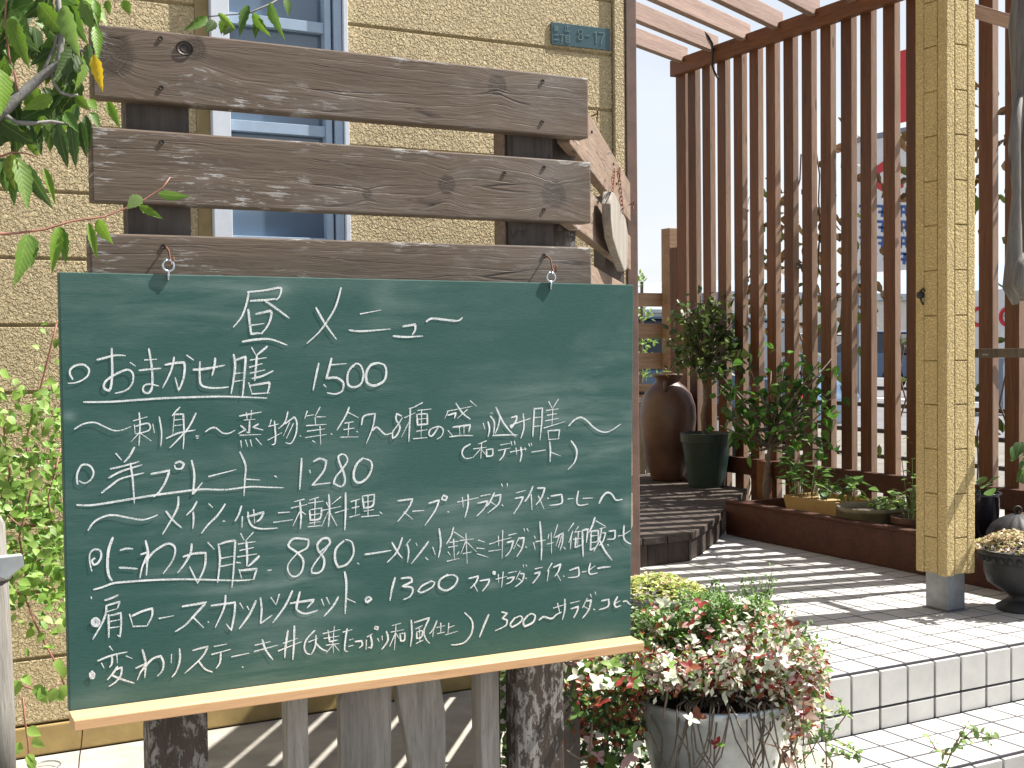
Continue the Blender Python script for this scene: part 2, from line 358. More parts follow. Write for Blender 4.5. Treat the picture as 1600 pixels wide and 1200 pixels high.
def chalk_mat():
    m_, n, b, o = newmat('white_chalk'); t = NT(n); g = t.node('ShaderNodeNewGeometry').outputs['Position']
    x = t.node('ShaderNodeMapping'); t.l(g, x.inputs[0]); x.inputs['Scale'].default_value = (1.0,.1,1.6)
    f = t.noise(x.outputs[0], 520, 3, .6); f2 = t.noise(x.outputs[0], 60, 3)
    a = t.ramp(t.math('ADD', t.math('MULTIPLY', f, .75), t.math('MULTIPLY', f2, .25)), [(.38,.22),(.55,1.)])
    b.inputs['Base Color'].default_value = (.80,.83,.83,1); b.inputs['Roughness'].default_value = 1; b.inputs['Specular IOR Level'].default_value = 0
    t.l(a, b.inputs['Alpha']); return m_
def glass_mat():
    m_, n, b, o = newmat('window_glass'); t = NT(n)
    v = t.coords(scale=(1,1,.6)); f = t.noise(v, 3.2, 3)
    t.l(t.ramp(f, [(.3,(.085,.13,.185)),(.7,(.13,.185,.25))]), b.inputs['Base Color']); b.inputs['Roughness'].default_value = .07; b.inputs['Specular IOR Level'].default_value = .7; return m_
PB = lambda x, y: onY(x, y, 1.75)
_bc = PB(540, 740)
def _uv(x, y): p = PB(x, y); return p.x-_bc.x, p.z-_bc.z
SMUDGE = [(*_uv(770,914), .014,.006,.45), (*_uv(600,470), .02,.03,.14), (*_uv(108,650), .008,.006,.35), (*_uv(980,790), .014,.018,.3), (*_uv(440,452), .012,.01,.25),
          (*_uv(500,840), .07,.012,.22), (*_uv(820,640), .10,.05,.16), (*_uv(760,830), .12,.06,.15), (*_uv(420,440), .2,.02,.12), (*_uv(480,968), .10,.012,.2),
          (*_uv(930,1000), .04,.02,.16), (*_uv(150,1090), .06,.03,.14), (*_uv(380,918), .08,.006,.22), (*_uv(520,720), .10,.03,.13), (*_uv(680,790), .12,.02,.2), (*_uv(820,1060), .15,.02,.10)]
M['board'] = board_mat(); M['chalk'] = chalk_mat(); M['glass'] = glass_mat()
M['plate'] = simple('green_enamel_plate', (.035,.085,.10), .35, .1, 20)
M['relief'] = simple('plate_relief', (.13,.20,.20), .35, .1, 30)
M['red'] = simple('red_sign_paint', (.55,.02,.03), .5, .05, 8)
M['white'] = simple('white_sign_paint', (.74,.74,.73), .6, .05, 5)
M['bluep'] = simple('blue_sign_paint', (.03,.10,.32), .5, .05, 8)
M['roofgrey'] = simple('blue_grey_roof', (.22,.26,.31), .7, .12, 2)
M['facade'] = simple('pale_facade', (.60,.60,.58), .8, .06, 2)
M['carblue'] = simple('blue_car_paint', (.07,.13,.22), .25, .05, 2)
M['carwhite'] = simple('silver_car_paint', (.52,.54,.56), .25, .05, 2)
M['carglass'] = simple('car_glass', (.03,.04,.05), .08, .05, 2)
M['tyre'] = simple('tyre_rubber', (.02,.02,.02), .8, .1, 20)
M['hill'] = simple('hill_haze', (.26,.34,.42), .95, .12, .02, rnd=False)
M['darkmetal'] = simple('dark_railing_paint', (.04,.045,.05), .5, .1, 20)
M['plywood'] = simple('soffit_paint', (.40,.33,.22), .8, .1, 5)

Z0 = -.858      # porch tile level, camera at 0
# ================================================================= SETTING
WY = 2.93
g = MB(); g.box((-60,-40,-1.40),(60,300,-1.20)); tag(g.build('ground', M['ground']), kind='structure')
g = MB(); g.box((12.0,-60,-1.19),(34,300,-1.186)); tag(g.build('road', M['asphalt']), kind='structure')
xl = onZ(1415, 624, -1.186).x
g = MB(); g.box((xl-.12,-60,-1.185),(xl+.18,300,-1.182)); g.box((30.2,-60,-1.185),(30.4,300,-1.182)); tag(g.build('road_marking', M['whiteline']), kind='structure')
g = MB(); g.box((34,-60,-1.19),(38,300,-1.06)); tag(g.build('pavement', M['concrete']), kind='structure')
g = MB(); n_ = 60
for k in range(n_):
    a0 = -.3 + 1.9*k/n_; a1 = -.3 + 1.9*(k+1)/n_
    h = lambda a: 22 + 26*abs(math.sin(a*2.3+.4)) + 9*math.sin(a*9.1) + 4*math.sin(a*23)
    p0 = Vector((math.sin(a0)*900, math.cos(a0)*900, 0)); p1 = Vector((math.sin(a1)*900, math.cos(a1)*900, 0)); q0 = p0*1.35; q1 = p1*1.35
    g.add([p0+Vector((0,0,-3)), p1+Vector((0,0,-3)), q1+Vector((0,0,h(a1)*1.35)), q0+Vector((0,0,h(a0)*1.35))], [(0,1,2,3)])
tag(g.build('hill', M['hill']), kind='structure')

# concrete slab behind the pickets
g = MB(); g.box((-2.5,1.55,-1.20),(1.866,WY-.006,-.905)); slab = tag(g.build('concrete_slab', M['concrete'], bevel=.006), kind='structure')
# porch with square white tiles
X0T, Y0T, PT = 2.167-3*.0997, 2.413, .0997
def tiled(name, x0, nx, y0, ny, z, riser_rows, riser_bottom, x1lim):
    g = MB(); g.box((x0,y0,-1.20),(x0+nx*PT,y0+ny*PT,z-.0015)); r = tag(g.build(name, M['grout']), kind='structure')
    tm = boxmesh('tile', PT-.0082, PT-.0082, .012, .0012, M['tile']); cnt = 0; rest = MB()
    items = []
    for j in range(ny):
        for i in range(nx): items.append((j,i))
    rr = riser_rows*nx; cap = 298-rr
    hide = 0
    for (j,i) in items:
        c = Vector((x0+(i+.5)*PT, y0+(j+.5)*PT, z-.0062+random.uniform(-.0004,.0004)))
        if cnt < cap:
            link('tile', tm, r, None, c, (random.uniform(-.006,.006), random.uniform(-.006,.006), 0)); cnt += 1
        else: rest.box(c-Vector((PT/2-.004,PT/2-.004,.006)), c+Vector((PT/2-.004,PT/2-.004,.006)))
    if rest.v: tag(rest.build('distant_tile', M['tile'], r, bevel=.0015, bseg=1), kind='stuff')
    zt = z-.008
    hs = [PT-.007, abs(riser_bottom-zt)-PT+.001]
    for q in range(riser_rows):
        h_ = hs[q]
        if h_ < .02: continue
        me = boxmesh('tile', PT-.008, .012, h_, .0015, M['tile'])
        for i in range(nx):
            zc = zt - (h_/2 if q == 0 else PT + h_/2)
            link('tile', me, r, None, (x0+(i+.5)*PT, y0-.003+random.uniform(-.0006,.0006), zc), (0,0,random.uniform(-.004,.004)))
    return r
porch = tiled('tiled_porch', X0T, 16, Y0T, 22, Z0, 2, -1.018, 3.6)
g = MB(); g.box((X0T+16*PT+.001, Y0T, -1.2), (5.2, Y0T+26*PT, Z0-.012)); tag(g.build('porch_base', M['concrete']), kind='structure')
lower = tiled('tiled_step', 2.167-3*PT, 20, Y0T-.003-.0035-3*PT-.006, 3, -1.018, 2, -1.2, 3.6)

# ================================================================= HOUSE
house = thing('house', 'cream stucco-sided house wall with a white-framed window behind the menu board', 'house', (0.8, WY, -.9))
HX0, HX1 = -2.2, 1.882
lines = [-.835,-.686,-.537,-.388,-.239,-.09,.059,.208,.357,.506,.655,.808,.957,1.106,1.255,1.40,1.55,1.70]
WX0, WX1, WZ0, WZ1 = .757, 1.098, -.10, 1.22
def course(x0, x1, z0, z1):
    if x1-x0 < .03: return
    g = MB(); bz = .0055
    # panel with sloped shoulders down into the groove
    v = [(x0,WY+.006,z0+.0015),(x1,WY+.006,z0+.0015),(x1,WY+.006,z1-.0015),(x0,WY+.006,z1-.0015),(x0,WY,z0+bz),(x1,WY,z0+bz),(x1,WY,z1-bz),(x0,WY,z1-bz)]
    g.add(v, [(4,5,6,7),(0,1,5,4),(7,6,2,3),(1,2,6,5),(3,0,4,7)])
    g.build('siding_board', M['stucco'], house)
for a, b_ in zip(lines[:-1], lines[1:]):
    if b_ <= WZ0 or a >= WZ1: course(HX0, HX1, a, b_)
    else:
        course(HX0, WX0-.034, a, b_); course(WX1+.002, HX1, a, b_)
g = MB(); g.box((HX0,WY+.006,-.835),(HX1+.001,WY+.02,WZ0)); g.box((HX0,WY+.006,WZ1),(HX1+.001,WY+.02,1.7)); g.box((HX0,WY+.006,WZ0),(WX0-.002,WY+.02,WZ1)); g.box((WX1+.002,WY+.006,WZ0),(HX1+.001,WY+.02,WZ1))
g.build('backing_wall', M['groove'], house)
cbox('smooth_jamb_strip', (WX0-.033,WY-.001,WZ0-.02),(WX0-.001,WY+.0055,WZ1+.02), M['groove'], house, .001)
g = MB(); g.box((HX0,WY-.004,-.905),(HX1+.03,WY+.2,-.838)); g.build('foundation', M['paint_smooth'], house, bevel=.004)
g = MB(); g.box((1.885,WY-.010,-.835),(1.920,WY+.5,1.7)); g.build('corner_trim', M['stucco'], house, bevel=.003)
g = MB(); g.box((1.922,WY-.012,-.858),(1.958,WY+.04,1.7)); g.build('corner_post', M['brownmetal'], house, bevel=.003)
g = MB(); g.box((1.16,WY+.021,-.86),(1.915,WY+5.5,1.7)); g.build('side_wall', M['stucco'], house)
g = MB(); g.box((HX0,WY+.3,-.9),(WX0-.2,WY+5,1.7)); g.build('inner_wall', M['groove'], house)
ev = MB(); ev.box((HX0,WY-.17,2.36),(2.02,WY+.3,2.46)); ev.box((HX0,WY-.17,2.461),(2.02,WY+3,2.50)); ev.build('eave', M['plywood'], house)
g = MB(); g.box((HX0,WY+.0,1.701),(1.92,WY+.15,2.359)); g.build('upper_wall', M['stucco'], house)
# window
win = MB(); fy0, fy1 = WY-.020, WY+.05
win.box((WX0,fy0,WZ0),(WX0+.044,fy1,WZ1)); win.box((WX1-.012,fy0,WZ0),(WX1,fy1,WZ1)); win.box((WX0+.045,fy0,WZ0),(WX1-.013,fy1,WZ0+.03)); win.box((WX0+.045,fy0,WZ1-.03),(WX1-.013,fy1,WZ1))
wf = win.build('window', M['alu'], house, bevel=.0015)
s_ = MB(); s_.box((1.042,WY-.006,WZ0+.031),(1.058,WY+.04,WZ1-.031)); s_.box((1.064,WY-.012,WZ0+.031),(1.084,WY+.04,WZ1-.031)); s_.box((.802,WY+.004,WZ0+.031),(.806,WY+.04,WZ1-.031))
s_.build('sash', M['alublue'], wf, bevel=.001)
for zc in (.790,.536,.26,0.,1.05):
    cbox('muntin', (.8065,WY-.001,zc-.013),(1.0415,WY+.02,zc+.013), M['alublue'], wf, .001)
cbox('pane', (.8065,WY+.022,WZ0+.031),(1.0415,WY+.028,WZ1-.031), M['glass'], wf, .0005)
cbox('pane', (1.0585,WY+.012,WZ0+.031),(1.0635,WY+.016,WZ1-.031), M['glass'], wf, .0003)

# address plate with raised characters
pl = thing('address_plate', 'small dark green address plate reading 8-17 high on the stucco wall', 'address plate', (1.785, WY-.004, .85))
p1_, p2_, p3_, p4_ = [onY(x, y, WY-.004) for x,y in ((861,34),(953,45),(954,79),(862,69))]
g = MB(); g.prism([p1_,p2_,p3_,p4_], (0,.0035,0)); g.build('plate', M['plate'], pl, bevel=.0008)
def PP(u, v):   # plate zoom pixels -> wall plane
    return onY(840+u/11.43, 10+v/11.43, WY-.0052)
def strokes_to(g, sts, fn, wpx, depth=0, thick=0):
    for k, st in enumerate(sts):
        for a, b_ in zip(st[:-1], st[1:]):
            a = Vector(a); b_ = Vector(b_); d = (b_-a); 
            if d.length < .01: d = Vector((1,0))
            d.normalize(); nn = Vector((-d.y, d.x))*wpx/2; e = d*wpx*.25
            q = [fn(*(a-e+nn)), fn(*(b_+e+nn)), fn(*(b_+e-nn)), fn(*(a-e-nn))]
            g.prism(q, (0,.0014,0))
PL = [[(310,340),(310,440)],[(335,340),(335,430)],[(360,350),(360,440)],[(300,370),(370,380)],[(500,350),(575,358)],[(538,355),(538,445)],[(505,440),(575,452)],[(490,380),(498,390)],[(488,440),(500,410)],
      [(310,508),(375,515)],[(300,595),(380,600)],[(400,505),(480,512)],[(440,510),(436,610),(420,622)],[(505,515),(572,522)],[(505,515),(505,635),(570,640),(572,522)],[(508,552),(570,558)],[(508,590),(570,597)],
      [(770,410),(735,425),(725,460),(750,490),(785,510),(810,540),(805,580),(765,600),(725,580),(722,545),(750,510),(795,480),(805,450),(790,420),(770,410)],[(860,520),(935,530)],[(1015,470),(1045,452),(1045,655)],[(1090,462),(1205,480),(1160,560),(1130,670)]]
g = MB(); strokes_to(g, PL, PP, 15); tag(g.build('raised_lettering', M['relief'], pl), kind='stuff')

# ================================================================= PLANK SCREEN
YP = 1.775
scr = thing('plank_screen', 'weathered brown plank screen standing over the chalkboard with three wide boards', 'screen', (.69, 1.81, -1.2))
def hplank(nm, tl, bl, tr, br, mat):
    a, b_, c, d = [onY(*p, YP) for p in (tl, bl, tr, br)]
    L_ = (c.x-a.x); zt = (a.z+c.z)/2; zb = (b_.z+d.z)/2; ang = math.atan2(c.z-a.z, L_)
    me = boxmesh(nm, L_, .030, zt-zb, .0025, M[mat])
    return link(nm, me, scr, None, ((a.x+c.x)/2, YP+.015, (zt+zb)/2), (0, -ang, 0))
hplank('plank', (143,36), (143,151), (919,122), (919,216), 'plank1')
hplank('plank', (142,197), (142,317), (923,253), (923,347), 'plank2')
a = onY(140,364,YP); b_ = onY(924,387,YP)
me = boxmesh('plank', b_.x-a.x, .030, .103, .0025, M['plank3']); link('plank', me, scr, None, ((a.x+b_.x)/2, YP+.015, a.z-.050), (0,-math.atan2(b_.z-a.z,b_.x-a.x),0))
for k, zc in enumerate((-.03,-.172,-.314)):
    me = boxmesh('plank', .80, .030, .10, .0025, M['plank3']); link('plank', me, scr, None, (.693, YP+.015, zc))
def post(x0, x1, y0, y1, z0, z1, mat, nm='post'):
    return cbox(nm, (x0,y0,z0),(x1,y1,z1), M[mat], scr, .003)
YB = YP+.0305
post(.347,.436,YB,YB+.038,-.40,.415,'postwood'); post(.960,1.042,YB,YB+.038,-.40,.415,'postwood'); post(.955,.9595,YB+.012,YB+.05,-.40,.40,'sidewood')
post(.362,.447,YB,YB+.045,-1.2,-.401,'peelwood'); post(.964,1.053,YB,YB+.045,-1.2,-.401,'peelwood'); post(.930,.960,YB+.055,YB+.1,-1.2,-.3,'slat')
scm = MB(); scm.lathe([(.0001,-.002),(.0034,-.002),(.0034,0),(.003,.001),(.0001,.0003)], seg=10); scme = scm.mesh('screw'); scme.materials.append(M['screw'])
for (x,y) in ((251,60),(252,137),(848,127),(847,191),(253,222),(850,262),(850,328),(255,385),(850,399),(788,271)):
    link('screw', scme, scr, None, onY(x,y,YP-.0005), (math.radians(90),0,0))
# open knot hole in the top board
kn = MB(); c = onY(289,75,YP-.0008)
prof = [(.0125,-.0006),(.0115,.0010),(.0085,-.0012),(.006,-.0002),(.0001,-.0012)]
kn.lathe(prof, seg=18, sy=.85); link('dark_knot', kn.mesh('dark_knot'), scr, M['screw'], c, (math.radians(90),0,0))
# L-hooks that carry the board, and the screw eyes of the board
def hook(x, y):
    p = onY(x, y, YP-.001); g = MB()
    pts = [p, p+Vector((0,-.010,.001)), p+Vector((.002,-.016,-.004)), p+Vector((.004,-.017,-.018)), p+Vector((.005,-.021,-.026)), p+Vector((.006,-.026,-.024)), p+Vector((.006,-.028,-.014))]
    g.tube(pts, .0014, 6); g.build('hook', M['rust'], scr, smooth=True)
hook(257,388); hook(851,402)

# plank side panel
sd = Vector((.613,.790,0)).normalized(); A0 = Vector((1.062,1.806,0))
sidep = thing('side_plank_screen', 'sunlit plank side screen running back from the menu board to the house corner', 'screen', (1.45, 2.3, -1.0))
for zt in (.446,.305,.163,.02,-.122,-.264,-.406):
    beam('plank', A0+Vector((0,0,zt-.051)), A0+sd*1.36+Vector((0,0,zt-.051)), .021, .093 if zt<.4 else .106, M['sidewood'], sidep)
nrm = Vector((-sd.y, sd.x, 0))
for s__ in (.16, 1.25):
    q = A0+sd*s__+nrm*.04; cbox('post', q+Vector((-.03,-.03,-1.0)), q+Vector((.03,.03,.40)), M['postwood'], sidep)
for (s__, zz) in ((.33,.415),(.80,.42),(.88,.385),(.80,.28)):
    link('screw', scme, sidep, None, A0+sd*s__-nrm*.0146+Vector((0,0,zz)), (math.radians(90),0,math.atan2(sd.y,sd.x)))
def cuphook(P_, sc=1):
    g = MB(); pts = [P_]+[P_ - nrm*.012 + sd*(.012*math.cos(t_))*sc + Vector((0,0,.012*math.sin(t_)*sc)) for t_ in [math.radians(x) for x in (170,120,60,10,-50,-110,-160)]]
    g.tube(pts, .0014, 5); g.build('cup_hook', M['rust'], sidep, smooth=True)
cuphook(A0+sd*.80-nrm*.016+Vector((0,0,.40)), 1.3); cuphook(A0+sd*1.22-nrm*.016+Vector((0,0,.372))); cuphook(A0+sd*.30-nrm*.016+Vector((0,0,.44)))
# driftwood sign hung on a chain
hs_ = thing('driftwood_sign', 'pale driftwood slab hanging by a rusty chain on the side planks', 'hanging sign', (1.75, 2.6, .3))
def rayS(x, y, off):
    d = ray(x,y); A_o = A0-nrm*off; return d*(A_o.dot(nrm)/d.dot(nrm))
T = lambda s__, z, off=.05: A0+sd*s__-nrm*off+Vector((0,0,z))
outl = [(956,299),(960,301),(965,311),(972,327),(978,343),(981.5,366),(981,392),(979.5,421),(976,424),(966,398),(958,372),(955,345),(954,318)]
g = MB(); g.prism([rayS(x,y,.045) for x,y in outl], nrm*.018); g.build('slab', M['signwood'], hs_, bevel=.003)
def chain(name, p, q, parent, n, r=.0045):
    g = MB(); p = Vector(p); q = Vector(q)
    d = (q-p).normalized(); s1 = d.orthogonal().normalized(); s2 = d.cross(s1)
    for k in range(n):
        c = p+(q-p)*((k+.5)/n); s3 = s1 if k%2 else s2; l_ = (q-p).length/n*.72
        g.tube([c+d*l_*math.cos(t_)+s3*r*math.sin(t_) for t_ in [math.radians(x) for x in range(0,361,45)]], .0012, 5, False)
    g.build(name, M['rust'], parent, smooth=True)
chain('chain', rayS(957,298,.05), rayS(960,264,.03), hs_, 7); chain('chain', rayS(973,333,.05), rayS(966,264,.03), hs_, 11)

# ================================================================= PICKETS
pk = thing('picket_fence', 'old grey wooden pickets standing below the chalkboard tray', 'fence', (.74, 1.80, -1.2))
def picket(poly, th=.018, y=1.80, side=0):
    g = MB(); g.prism([Vector((x,y,z)) for x,z in poly], (0,th,0)); return g.build('picket', M['greywood'], pk, bevel=.0015)
picket([(.566,-1.2),(.601,-1.2),(.598,-.50),(.566,-.50)], .03)
picket([(.652,-1.2),(.724,-1.2),(.736,-.53),(.725,-.505),(.664,-.505),(.650,-.545)], .018)
picket([(.778,-1.2),(.822,-1.2),(.829,-.59),(.822,-.545),(.815,-.51),(.742,-.505),(.748,-.56),(.775,-.70)], .02)
picket([(.893,-1.2),(.928,-1.2),(.926,-.50),(.892,-.50)], .035)
cbox('rail', (.45,1.84,-1.10),(.95,1.865,-1.03), M['greywood'], pk)

# ================================================================= CHALKBOARD
cb = thing('chalkboard', 'green chalkboard menu hung on hooks with handwritten Japanese lunch prices', 'chalkboard', tuple(_bc))
cs = [PB(92,425), PB(990,445), PB(985,996), PB(109,1113)]
g = MB(); g.prism([c-_bc for c in cs], (0,.019,0)); me = g.mesh('panel', bevel=.0012)
pb = link('panel', me, cb, M['board'], tuple(_bc))
# tray
ty0 = 1.749
tl, tr_ = onY(107,1141,ty0-.045), onY(1006,1012,ty0-.045); tu = PB(109,1112).z
g = MB(); zt, zb = -.4865, -.5035
xl_, xr_ = PB(109,1112).x-.001, onY(1006,1000,ty0-.04).x
pr_ = [(ty0,zt),(ty0-.026,zt-.002),(ty0-.035,zt-.001),(ty0-.040,zt-.003),(ty0-.040,zb),(ty0,zb)]
g.prism([Vector((xl_,y,z)) for y,z in pr_], (xr_-xl_,0,-.0060)); g.build('tray', M['trayw'], cb, bevel=.0012)
def eyelet(x, y):
    g = MB(); c = onY(x, y, 1.7475)
    g.tube([c+Vector((.0078*math.sin(t_),0,.0078*math.cos(t_))) for t_ in [math.radians(k) for k in range(0,360,24)]+[math.radians(352)]], .0017, 8)
    g.tube([c+Vector((0,0,-.0075)), c+Vector((0,.001,-.020))], .0017, 8)
    g.build('screw_eye', M['eye'], cb, smooth=True)
eyelet(263,415); eyelet(861,433)
# ================================================================= CHALK WRITING (strokes as written, one mesh per row)
A_ = (90,430); B_ = (340,430); C_ = (600,600); D_ = (90,700); E_ = (340,700); F_ = (600,780); G_ = (90,850); H_ = (380,850)
def st(o, txt, wd=12):
    r = []
    for s_ in txt.replace('\n',' ').split(';'):
        n = [float(x) for x in s_.replace(',',' ').split()]
        if len(n) >= 2: r.append(([(o[0]+n[i]/4, o[1]+n[i+1]/4) for i in range(0,len(n)-1,2)], wd/4))
    return r
rows = []
rows.append(st(A_,"""1188 105 1290 95 1385 78 1398 95 1385 135 1365 155;1205 160 1290 155 1362 148;1195 108 1180 180 1150 260 1098 325;1290 155 1370 210 1448 268;
1192 215 1200 290 1210 368 1250 362 1280 365;1238 243 1330 222 1337 240 1325 290 1300 335 1275 362;1215 312 1290 302;1155 415 1240 402 1330 400 1435 437""",13)
+st(B_,"""772 78 740 190 690 280 630 360 557 427;615 203 670 300 742 400;892 242 1020 218;822 343 900 350 1080 336;1158 320 1235 308 1235 340 1218 372;1098 380 1180 386 1283 380;1305 290 1340 270 1420 278 1500 285 1530 265""",13))
rows.append(st(A_,"""95 650 78 620 80 590 110 565 160 558 195 585 190 625 155 655 110 672 65 675;248 528 300 515 360 500 425 503;338 458 340 520 342 600 335 690 322 722 295 710 290 680 320 645 380 610 440 590 472 620 465 680 425 720 360 738;455 545 487 568;
508 595 570 588 645 582;545 530 620 525;570 460 582 530 592 620 590 700 570 735 540 730 535 700 565 680 632 692;672 560 740 548 790 545 795 580 785 650 757 722 735 640;728 512 720 560 695 630 655 705;808 500 850 530;
848 590 900 588 980 575 1045 562;985 518 980 570 965 628;890 540 888 620 895 680 930 700 1000 705 1068 698;1100 495 1110 560 1100 650 1085 740;1115 530 1165 512 1175 520 1168 620 1162 700 1155 765;1110 615 1165 608;1105 665 1160 655;
1213 452 1240 500;1310 445 1275 475 1245 500;1205 530 1305 515;1200 575 1280 552;1205 612 1295 592;1245 505 1240 570 1232 660;1215 645 1280 630 1348 597;1195 672 1215 740;1205 690 1325 670 1322 700 1310 740;1215 742 1325 735;
163 793 350 790 600 772 750 765 1000 758 1180 762 1310 768""",13)
+st(B_,"""632 550 615 630 597 718;712 520 700 570 680 645 740 640 785 670 780 720 740 742 685 735;708 560 805 552;665 685 680 700;850 560 815 610 815 680 850 700 895 680 912 620 895 565 865 552 845 575;1010 548 960 560 930 610 935 670 980 690 1040 660 1055 600 1040 560 1000 548""",14))
rows.append(st(A_,"""105 962 160 930 230 920 290 945 350 970 400 968 460 945;510 860 515 950 508 1065;475 910 560 885;480 935 485 990;485 945 560 925 580 950 560 975 490 990;510 985 460 1040;515 985 585 1035;595 930 605 985;635 885 650 980 645 1072;
765 825 740 850 715 880;730 870 720 990;735 870 785 868 790 980 785 1085;730 905 785 900;730 940 785 935;680 1020 760 985 860 968;865 862 820 950 760 1020 700 1080;865 1005 885 1005;870 1018 880 1018;925 978 960 955 990 955 1030 985 1070 988 1110 968;
1135 880 1200 868 1275 855;1180 860 1185 900;1212 845 1208 895;1165 905 1235 900;1200 910 1198 985 1180 980;1145 940 1175 965 1130 990;1255 930 1220 950 1285 968;1140 1000 1270 995;1145 1035 1150 1075;1175 1030 1188 1070;1205 1030 1215 1070;1240 1020 1275 1060;
1335 905 1325 940;1320 945 1380 930;1355 910 1362 1000 1358 1050 1340 1060;1315 1030 1400 985;1440 852 1420 920 1380 960;1420 930 1480 885 1495 920 1490 990 1460 1050 1425 1045;1450 920 1410 1005;1475 925 1430 1020;1515 1003 1522 1008""",10)
+st(B_,"""560 850 545 895;555 880 600 872;640 825 610 880;620 885 675 885;555 940 680 932;610 890 612 935;560 975 670 960;550 1015 680 995;640 945 645 1058;595 1035 610 1045;710 990 716 996;
822 825 800 880 745 970;818 858 880 890;795 925 850 915;790 965 855 955;820 920 815 1010;770 1012 880 1010;870 976 876 980;900 935 915 880 985 865 970 950 930 1050;970 970 990 950 1010 960 1040 990 1060 995 1090 985;
1150 880 1120 865 1115 900 1140 950 1120 1000 1095 1020 1095 980 1130 930 1155 890;1245 820 1195 835;1170 890 1235 860;1205 830 1200 940 1195 1040;1195 920 1150 1010;1280 797 1215 830;1250 845 1335 836;1245 870 1250 935 1312 930 1310 865 1245 870;1250 900 1310 895;1275 840 1272 1015;1245 975 1310 965;1225 1022 1310 1015;
1380 950 1340 1005 1320 995 1330 965 1380 945 1410 965 1400 1005 1370 1025""",10)
+st(C_,"""395 170 550 140;400 172 380 215;400 195 450 180 440 215;450 120 490 180 540 220;540 105 580 140;520 160 460 215;400 290 430 325;430 270 540 255 530 300;470 268 475 315;500 265 500 310;410 330 480 322 555 322;
620 245 630 280;650 235 660 280 650 330;668 180 678 184;700 145 740 230 780 285 825 330;725 200 715 260 695 310;680 322 760 318 835 318;665 200 690 240 685 318;795 210 830 200 825 230 795 275 790 260 840 240 915 215;870 185 875 270 855 340;
940 150 935 240 930 330;945 155 990 150 985 250 975 350;940 210 985 205;940 265 985 260;1030 110 1050 150;1090 95 1055 150;1015 165 1090 155;1020 195 1080 185;1010 230 1090 215;1055 155 1050 255;1000 275 1130 235;1025 292 1030 345;1028 292 1098 287 1090 340;1030 347 1095 342;
1155 262 1190 225 1230 208 1270 230 1310 270 1360 298 1410 295 1480 250;540 375 500 400 488 435 510 465 550 460;640 355 590 375;560 405 640 395;610 370 605 465;600 410 555 460;610 410 635 440;640 410 642 452 678 445 680 405 640 410;
730 380 790 370;715 415 790 400;760 405 745 450 720 478;795 360 800 385;815 358 820 380;790 425 890 405;825 400 830 440;855 395 860 440 850 487;880 400 885 415;905 375 912 390;920 370 925 385;925 425 1010 412;1035 360 1040 410 1038 485;1040 425 1105 450;
1170 355 1200 400 1205 440 1190 490 1150 535""",9.5))
rows.append(st(D_,"""125 225 120 180 130 140 155 105 200 110 225 150 210 195 170 220 135 205;365 35 400 75;480 -5 450 50 415 90;330 130 400 115 510 85;320 187 400 145 528 105;275 280 340 230 400 190 540 155;455 95 470 200 480 345;
585 162 700 140 670 220 630 280 600 305;735 95 765 85 790 100 775 128 740 128 730 105;838 78 855 170 845 290 870 260 905 215;945 178 1115 135;1140 25 1175 110 1170 200 1165 298;1180 195 1265 200;1358 175 1370 182;
120 355 200 358 300 345 450 320 600 295 750 275 900 258 1050 260 1200 242 1300 245 1415 248""",13)
+st(E_,"""525 65 520 160 513 257;575 140 580 155;600 85 640 65 680 80 665 140 620 200 590 232 640 225 705 218;775 38 755 55 765 100 790 160 795 215 770 240 725 220 740 180 780 130 812 80 800 45 775 38;910 62 870 100 850 160 860 205 895 215 940 180 965 120 955 80 915 65""",13))
rows.append(st(D_,"""190 515 230 460 300 425 360 420 440 435 520 448 570 440 625 418;755 305 750 370 710 450 655 540;678 395 720 450 775 498;870 335 845 380 805 420;848 400 850 450 845 505;945 348 968 370;1048 350 1000 420 940 480 898 535;1035 456 1048 458;
1150 362 1130 420 1108 458;1155 430 1152 500;1185 430 1290 400 1270 440 1245 460;1225 385 1232 470;1190 400 1195 450 1220 490 1280 505 1375 500;1380 405 1450 400;1350 465 1470 448""",12)
+st(E_,"""540 320 480 335;460 375 560 352;515 335 522 430 517 505;512 400 470 488;530 400 550 415;630 308 575 325;570 345 660 332;575 390 580 450 640 440 650 375 580 385;580 420 645 408;610 320 605 480;575 470 640 460;565 492 645 485;
680 340 695 370;770 305 715 350;655 390 770 365;695 290 700 390 693 490;690 400 650 490;700 400 745 485;735 405 820 380;800 280 800 400 795 512;835 335 890 318;840 375 885 365;865 325 862 415;825 432 890 415;905 305 915 375 970 360 980 290 905 300;912 340 970 330;940 300 940 425;915 395 975 385;900 430 1010 420;1015 400 1028 410;
1125 330 1220 318 1190 380 1125 460;1165 400 1220 445;1220 395 1290 390;1320 345 1385 325 1360 390 1295 485;1410 295 1435 305 1425 328 1400 320 1410 295;1440 398 1446 400""",11)
+st(C_,"""460 738 590 710;490 710 495 770;525 690 525 760 505 835;605 700 665 688;585 745 650 730 625 780 580 825;690 680 660 740 640 765;690 700 730 690 715 750 650 805;665 735 700 760;735 625 740 640;770 622 772 640;738 755 745 762;
830 680 885 665;820 715 870 705 850 750 810 812;930 640 905 700 880 735;920 690 925 785;960 650 1005 650 985 710 950 755;965 700 1000 780;1024 713 1030 717;1045 700 1110 690 1110 745 1035 758;1150 718 1185 715;1215 670 1205 730 1220 758 1275 750;1245 715 1305 712;1345 745 1365 705 1395 678 1425 690 1450 725 1490 720""",10.5))
